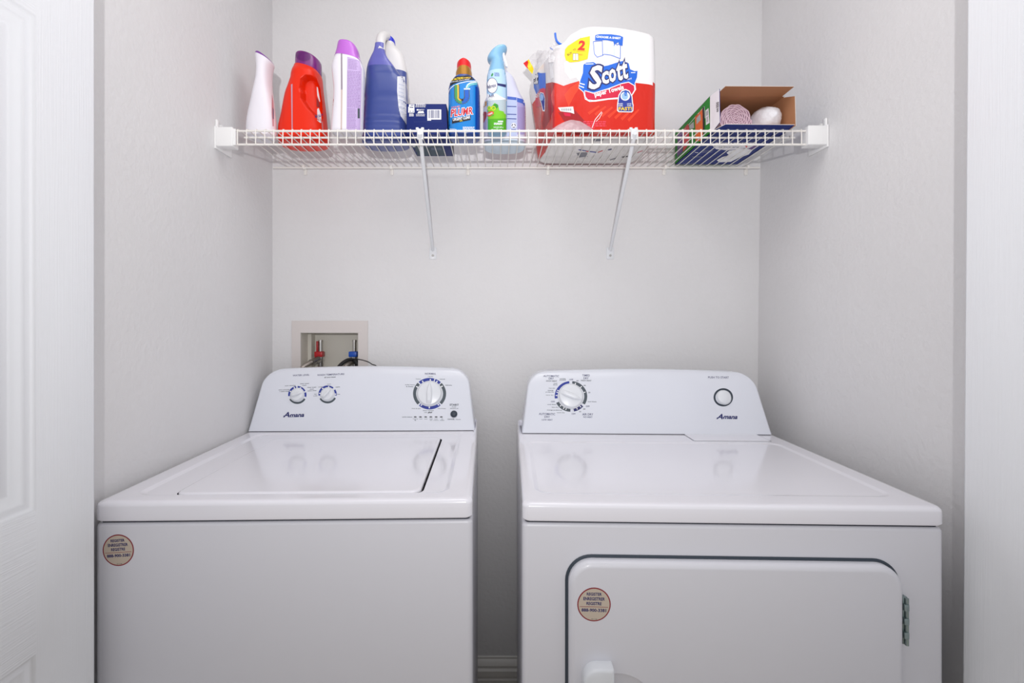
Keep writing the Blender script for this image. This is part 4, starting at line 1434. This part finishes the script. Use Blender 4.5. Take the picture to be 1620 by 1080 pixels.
# left side print
P = Print(wrapper, T3, 2.5, 0.0009)
P.poly([(192, 380), (225, 365), (240, 370), (274, 368), (276, 460), (270, 520), (215, 520), (195, 470)], m_sb, 2)
P.poly([(205, 560), (210, 520), (235, 480), (262, 470), (275, 480), (272, 560), (240, 600), (212, 600)], m_rib, 3)
P.text('tt', 210, 405, 34, 85, m_black, 4, -8, .2, .10); P.text('tt', 210, 405, 30, 78, m_w2, 5, -8, .2, .04)
P.text('els', 218, 520, 36, 22, m_w2, 5, -62)
P.poly([(230, 530), (240, 500), (262, 505), (273, 540), (272, 632), (256, 630), (246, 580)], m_w2, 5)
P.poly([(234, 532), (243, 506), (260, 510), (270, 542), (268, 622), (260, 622), (249, 575)], m_blue, 6)
P.ellipse(250, 535, 12, 24, m_lblue, 7)
P.build('printed_side', pack)
# underside marks seen through the wires
P = Print(wrapper, ZT(7.364, 840, 170), 4, 0.0006)
m_mk = M('underside_mark', (120, 120, 130), 0.5)
P.poly([(530, 530), (650, 520), (660, 570), (560, 580)], m_mk, 1); P.line([(555, 490), (680, 510), (770, 522)], 9, m_blue, 1); P.line([(640, 505), (680, 512)], 9, m_sr, 2); P.line([(780, 522), (835, 500)], 8, m_sr, 1)
P.line([(900, 492), (940, 482)], 12, m_navy, 1); P.line([(1060, 576), (1140, 568)], 9, m_black, 1); P.line([(920, 610), (990, 590)], 9, m_mk, 1); P.line([(1240, 525), (1300, 500)], 6, m_rib, 1)
P.poly([(730, 365), (850, 365), (850, 388), (730, 392)], m_mk, 1)
P.poly([(1120, 420), (1250, 422), (1240, 440), (1130, 442)], m_mk, 1)
P.build('printed_underside', pack)

# loose clear film: crumpled tuft, yellow corner, lump under the front
def film_mat(name, rgb, a):
    m = M(name, rgb, 0.18, alpha=a)
    return bump(m, 45, 0.6, 0.006)
m_film = film_mat('clear_film', (206, 203, 206), 0.72)
m_filmp = film_mat('pinkish_film', (206, 176, 182), 0.78)
def sheet(name, corners, nx, ny, amp, mats, mi_fn=None, parent=pack, thick=0.0007, freq=60, rnd=0):
    """crumpled film patch: bilinear grid in space with noise, given real thickness"""
    a, b_, c, d = [Vector(q) for q in corners]
    nrm = (b_ - a).cross(d - a).normalized()
    bm = NB()
    g = []
    for j in range(ny + 1):
        row = []
        for i in range(nx + 1):
            u, v = i / nx, j / ny
            p = a * (1 - u) * (1 - v) + b_ * u * (1 - v) + c * u * v + d * (1 - u) * v
            k = noise.noise(p * freq + Vector((rnd, 0, 0))) + 0.5 * noise.noise(p * freq * 2.3 + Vector((0, rnd, 3)))
            row.append(bm.verts.new(p + nrm * k * amp))
        g.append(row)
    for j in range(ny):
        for i in range(nx):
            f = bm.faces.new((g[j][i], g[j][i + 1], g[j + 1][i + 1], g[j + 1][i]))
            if mi_fn: f.material_index = mi_fn((i + .5) / nx, (j + .5) / ny)
    bmesh.ops.solidify(bm, geom=bm.faces[:], thickness=thick)
    return mk(name, bm, mats, parent, smooth=70)
w3 = lambda x, y, Y: W(*T3(x, y), Y)
sheet('loose_film', [w3(292, 300, 1.338), w3(430, 300, 1.330), w3(418, 168, 1.345), w3(300, 190, 1.352)], 22, 18, 0.006, [m_film], rnd=2)
def tuft(u, v): return 1 if (v > .86 or abs(u - .55 - v * .0) < 0.0) else 0
sheet('loose_film', [w3(302, 196, 1.348), w3(364, 240, 1.340), w3(415, 188, 1.345), w3(340, 140, 1.352)], 16, 16, 0.004, [m_film], rnd=5)
bm = NB()
pp = [w3(338, 98, 1.350), w3(342, 130, 1.346), w3(352, 155, 1.343), w3(372, 172, 1.341), w3(395, 180, 1.341), w3(414, 190, 1.340)]
tube(bm, crom([tuple(p) for p in pp], 5), 0.003, 8, radii=None)
mk('printed_blue_fold', bm, m_sb, pack)
bm = NB()
for a, c in (((302, 196), (364, 240)), ((364, 240), (414, 190))):
    tube(bm, [w3(*a, 1.340), w3(*c, 1.334)], 0.0007, 6)
mk('printed_blue_line', bm, m_sb, pack)
sheet('loose_film', [w3(190, 345, 1.47), w3(292, 330, 1.40), w3(300, 215, 1.44), w3(215, 215, 1.50)], 20, 16, 0.006, [m_film], rnd=8)
sheet('loose_film', [w3(135, 295, 1.46), w3(190, 355, 1.46), w3(270, 225, 1.48), w3(190, 235, 1.50)], 16, 14, 0.004, [m_film], rnd=9)
def yel(u, v): return 1 if u + v * .4 < .5 and v < .8 else 0
sheet('yellow_printed_corner', [w3(120, 302, 1.445), w3(182, 378, 1.455), w3(192, 340, 1.455), w3(158, 276, 1.45)], 12, 8, 0.0025, [m_sy, m_sr], yel, rnd=11)
# lump of film pushed out at the lower front
bm = NB()
g = []
for j in range(17):
    row = []
    for i in range(33):
        u, v = i / 32 * 2 - 1, j / 16
        x = 460 + u * 150; top = 688 + 70 * abs(u) ** 1.6
        y = 790 + (top - 790) * v
        Y = 1.300 + 0.006 * abs(u) ** 2 + 0.018 * v ** 3
        p = w3(x, y, Y)
        p.y += 0.003 * noise.noise(p * 90)
        p.z = max(p.z, ZS + 0.001)
        row.append(bm.verts.new(p))
    g.append(row)
for j in range(16):
    for i in range(32): bm.faces.new((g[j][i], g[j][i + 1], g[j + 1][i + 1], g[j + 1][i]))
bmesh.ops.solidify(bm, geom=bm.faces[:], thickness=0.0006)
mk('loose_film', bm, [m_filmp], pack, smooth=70)

# ------------------------------------------------------------------ open box of trash bags
tb = thing('trash_bag_box', 'open green and blue cardboard box on the right end of the shelf', 'cardboard box', (0.686, 1.44, ZS))
m_brown = bump(M('kraft_brown', (176, 124, 88), 0.8), 200, 0.2, 0.0005)
m_green = M('box_green', (36, 136, 46), 0.5, spec=0.25); m_bblue = M('box_blue', (24, 44, 118), 0.5, spec=0.2); m_cw = M('card_white', (232, 230, 236), 0.5)
m_edge = M('card_edge', (214, 206, 200), 0.7)
def slab(name, pts, n, mats, parent=tb, t=0.0014):
    """card panel: outer face mats[0], inner face mats[1], cut edge mats[2]; n points inwards"""
    bm = NB()
    n = Vector(n) * t
    a = [bm.verts.new(Vector(p)) for p in pts]
    c = [bm.verts.new(Vector(p) + n) for p in pts]
    bm.faces.new(a).material_index = 0
    bm.faces.new(c).material_index = 1
    k = len(a)
    for i in range(k):
        bm.faces.new((a[i], a[(i + 1) % k], c[(i + 1) % k], c[i])).material_index = 2
    return mk(name, bm, mats, parent, smooth=0)
gx0, gx1, gy0, gy1, gz0, gz1, fy = 0.584, 0.787, 1.312, 1.568, ZS, 1.8600, 1.266
side = slab('side_panel', [(gx0, gy0, gz0), (gx0, gy1, gz0), (gx0, gy1, gz1), (gx0, gy0, gz1)], (1, 0, 0), [m_green, m_brown, m_edge])
slab('side_panel', [(gx1, gy0, gz0), (gx1, gy1, gz0), (gx1, gy1, gz1), (gx1, gy0, gz1)], (-1, 0, 0), [m_bblue, m_brown, m_edge])
bot = slab('bottom_panel', [(gx0, gy0, gz0), (gx1, gy0, gz0), (gx1, gy1, gz0), (gx0, gy1, gz0)], (0, 0, 1), [m_bblue, m_brown, m_edge])
slab('top_panel', [(gx0, gy0, gz1), (gx1, gy0, gz1), (gx1, gy1, gz1), (gx0, gy1, gz1)], (0, 0, -1), [m_bblue, m_brown, m_edge])
slab('back_panel', [(gx0, gy1, gz0), (gx1, gy1, gz0), (gx1, gy1, gz1), (gx0, gy1, gz1)], (0, -1, 0), [m_green, m_brown, m_edge])
slab('flap', [(gx0 + .012, gy0, gz1), (gx1 - .006, gy0, gz1), (gx1 - 0.002, fy - .001, gz1 + 0.004), (gx0 + 0.020, fy - .001, gz1 + 0.005)], (0, 0, -1), [m_bblue, m_brown, m_edge])
fl = slab('flap', [(gx0, gy0, gz0), (gx0, gy0, gz1 - .001), (gx0 + 0.003, gy0 - 0.008, gz1 + 0.001), (gx0 + 0.006, fy + 0.004, gz1 - 0.001), (gx0 + 0.008, fy + 0.006, 1.772), (gx0 + .002, gy0 - 0.008, gz0)], (1, 0, 0), [m_cw, m_cw, m_bblue])
slab('flap', [(gx1, gy0, gz0), (gx1, gy0, gz1 - 0.004), (gx1 + 0.0015, fy, gz1 - 0.022), (gx1 + 0.0035, fy, gz0 + .002)], (-1, 0, 0), [m_bblue, m_brown, m_edge])
slab('flap', [(gx0 + 0.002, gy0, gz0), (gx1, gy0, gz0), (gx1, fy, gz0 + 0.004), (gx0 + 0.020, fy, gz0 + 0.0055), (gx0 + 0.004, gy0 - .02, gz0 + 0.002)], (0, 0, 1), [m_bblue, m_brown, m_edge])
P = Print(side, T5, 6)
m_bo = M('box_orange', (232, 104, 26), 0.4); m_br = M('box_red', (206, 40, 52), 0.4); m_bp = M('box_purple', (92, 48, 128), 0.4); m_bg = M('box_grey', (176, 182, 184), 0.4)
P.line([(110, 660), (420, 295), (430, 440)], 5, m_cw, 1)
P.poly([(305, 420), (395, 325), (405, 500), (400, 720), (315, 720)], m_bo, 1)
P.poly([(325, 440), (372, 385), (378, 460), (325, 515)], m_bg, 2)
P.poly([(168, 570), (222, 505), (235, 560), (235, 640), (232, 760), (160, 850), (165, 640)], m_br, 1)
P.poly([(235, 530), (290, 480), (295, 560), (240, 570)], m_bg, 1)
P.poly([(95, 640), (155, 585), (155, 850), (88, 915)], m_bp, 1)
P.poly([(398, 315), (420, 295), (425, 560), (410, 700), (402, 560)], m_black, 2)
P.poly([(435, 345), (472, 315), (485, 495), (440, 525)], m_cw, 2)
for k in range(6): P.poly([(445, 362 + k * 9), (466, 345 + k * 9), (466, 349 + k * 9), (445, 366 + k * 9)], m_black, 3)
P.lines(448, 470, (430, 445, 462, 478), 6, m_black, 3, -30, 4, 3)
P.poly([(100, 790), (150, 745), (150, 760), (100, 806)], m_lilt, 2); P.poly([(100, 830), (150, 785), (150, 800), (100, 846)], m_lilt, 2)
P.poly([(175, 770), (225, 715), (225, 730), (175, 786)], M('pink_print', (240, 140, 150), .5), 2)
P.poly([(488, 190), (500, 180), (535, 555), (520, 560)], m_navy, 2)
P.build('printed_side', tb)
P = Print(fl, T5, 6)
for k in range(7): P.poly([(564, 250 + k * 10), (598, 238 + k * 10), (598, 243 + k * 10), (564, 255 + k * 10)], m_black, 1)
P.lines(570, 596, (322, 334, 346, 358), 7, m_black, 1, -18, 4, 3)
P.build('barcode', tb)
P = Print(bot, T5, 6)
P.poly([(515, 770), (560, 735), (1040, 735), (1020, 775), (960, 805), (820, 815), (700, 830), (560, 815)], m_cw, 1)
P.text('Strong &', 690, 748, 200, 34, m_navy, 2, 0, -.3, .02); P.text('Flex', 900, 748, 160, 34, m_navy, 2, 0, -.3, .02)
P.text('one drawstring bag', 715, 790, 250, 18, m_grey, 2, 0, -.3)
P.poly([(910, 775), (945, 770), (935, 805), (925, 800), (930, 785)], m_sr, 2)
P.poly([(690, 860), (720, 835), (900, 800), (1010, 825), (960, 880), (830, 925), (740, 970), (600, 975), (570, 950), (640, 910), (720, 890)], m_w2, 1)
P.lines(385, 530, (830, 846), 9, m_fade, 1, 0, 4, 6); P.lines(270, 420, (905,), 9, m_fade, 1, 0, 5, 5); P.lines(160, 340, (985, 998), 8, m_fade, 1, 0, 6, 6)
P.arc(330, 845, 30, 16, 6, 150, 260, m_w2, 1)
P.poly([(950, 800), (1060, 745), (1080, 760), (980, 840)], m_bp, 0)
P.build('printed_underside', tb)
# rolls of bags inside
m_pinkf = bump(M('pink_bag_film', (226, 198, 214), 0.35), 60, 0.4, 0.003)
rx_, rz_, rr_ = 0.6660, ZS + 0.0475, 0.0455
bm = NB()
def ribbon(bm, path, y0, y1, th, mi=0):
    q = []
    for i, p in enumerate(path):
        a = path[max(i - 1, 0)]; c = path[min(i + 1, len(path) - 1)]
        d = Vector((c[0] - a[0], c[1] - a[1])).normalized()
        n = Vector((-d.y, d.x)) * th / 2
        dy = 0.0018 * noise.noise(Vector((p[0] * 150, p[1] * 150, 1)))
        q.append([bm.verts.new((p[0] + n.x, y0 + dy, p[1] + n.y)), bm.verts.new((p[0] - n.x, y0 + dy, p[1] - n.y)), bm.verts.new((p[0] - n.x, y1, p[1] - n.y)), bm.verts.new((p[0] + n.x, y1, p[1] + n.y))])
    skin(bm, q, mi)
path = []
turns = 9
for k in range(turns * 44 + 1):
    a = 2 * math.pi * k / 44
    r = rr_ * (0.06 + 0.92 * k / (turns * 44))
    w_ = r + 0.0011 * math.sin(a * 9.3 + 2 * noise.noise(Vector((a, 0, 0)))) * min(1, r / 0.02)
    path.append((rx_ + w_ * math.cos(a), rz_ + w_ * math.sin(a)))
ribbon(bm, path, 1.336, 1.545, 0.0030)
tube(bm, [(rx_, 1.342, rz_), (rx_, 1.54, rz_)], rr_ * 0.90, 32)
proll = mk('trash_bag_roll', bm, m_pinkf, smooth=50)
tag(proll, 'coiled roll of pale pink trash bags in the open box, its left roll', 'trash bag roll')
bm = NB()
rings = []
for k in range(19):
    t_ = k / 18
    y = 1.284 + t_ * 0.262
    e = math.sqrt(max(0.0, 1 - (1 - min(1, t_ / 0.30)) ** 2)) * 0.97 + 0.03
    ring = []
    for j in range(40):
        a = 2 * math.pi * j / 40
        nn = 1 + 0.20 * noise.noise(Vector((math.cos(a) * 1.7, math.sin(a) * 1.7, y * 26))) + 0.07 * noise.noise(Vector((math.cos(a) * 5, math.sin(a) * 5, y * 70)))
        rad_x, rad_z = 0.0375 * e * nn, 0.0400 * e * nn
        z = ZS + 0.0425 + rad_z * math.sin(a)
        ring.append(bm.verts.new((min(0.7500 + rad_x * math.cos(a), 0.7845), y, max(z, ZS + 0.0020 + (0.004 if y < gy0 else 0)))))
    rings.append(ring)
skin(bm, rings)
wroll = mk('trash_bag_roll', bm, bump(M('white_bag_film', (236, 236, 242), 0.55), 45, 0.8, 0.006), smooth=60)
tag(wroll, 'loose roll of white trash bags beside the pink roll in the open box', 'trash bag roll')
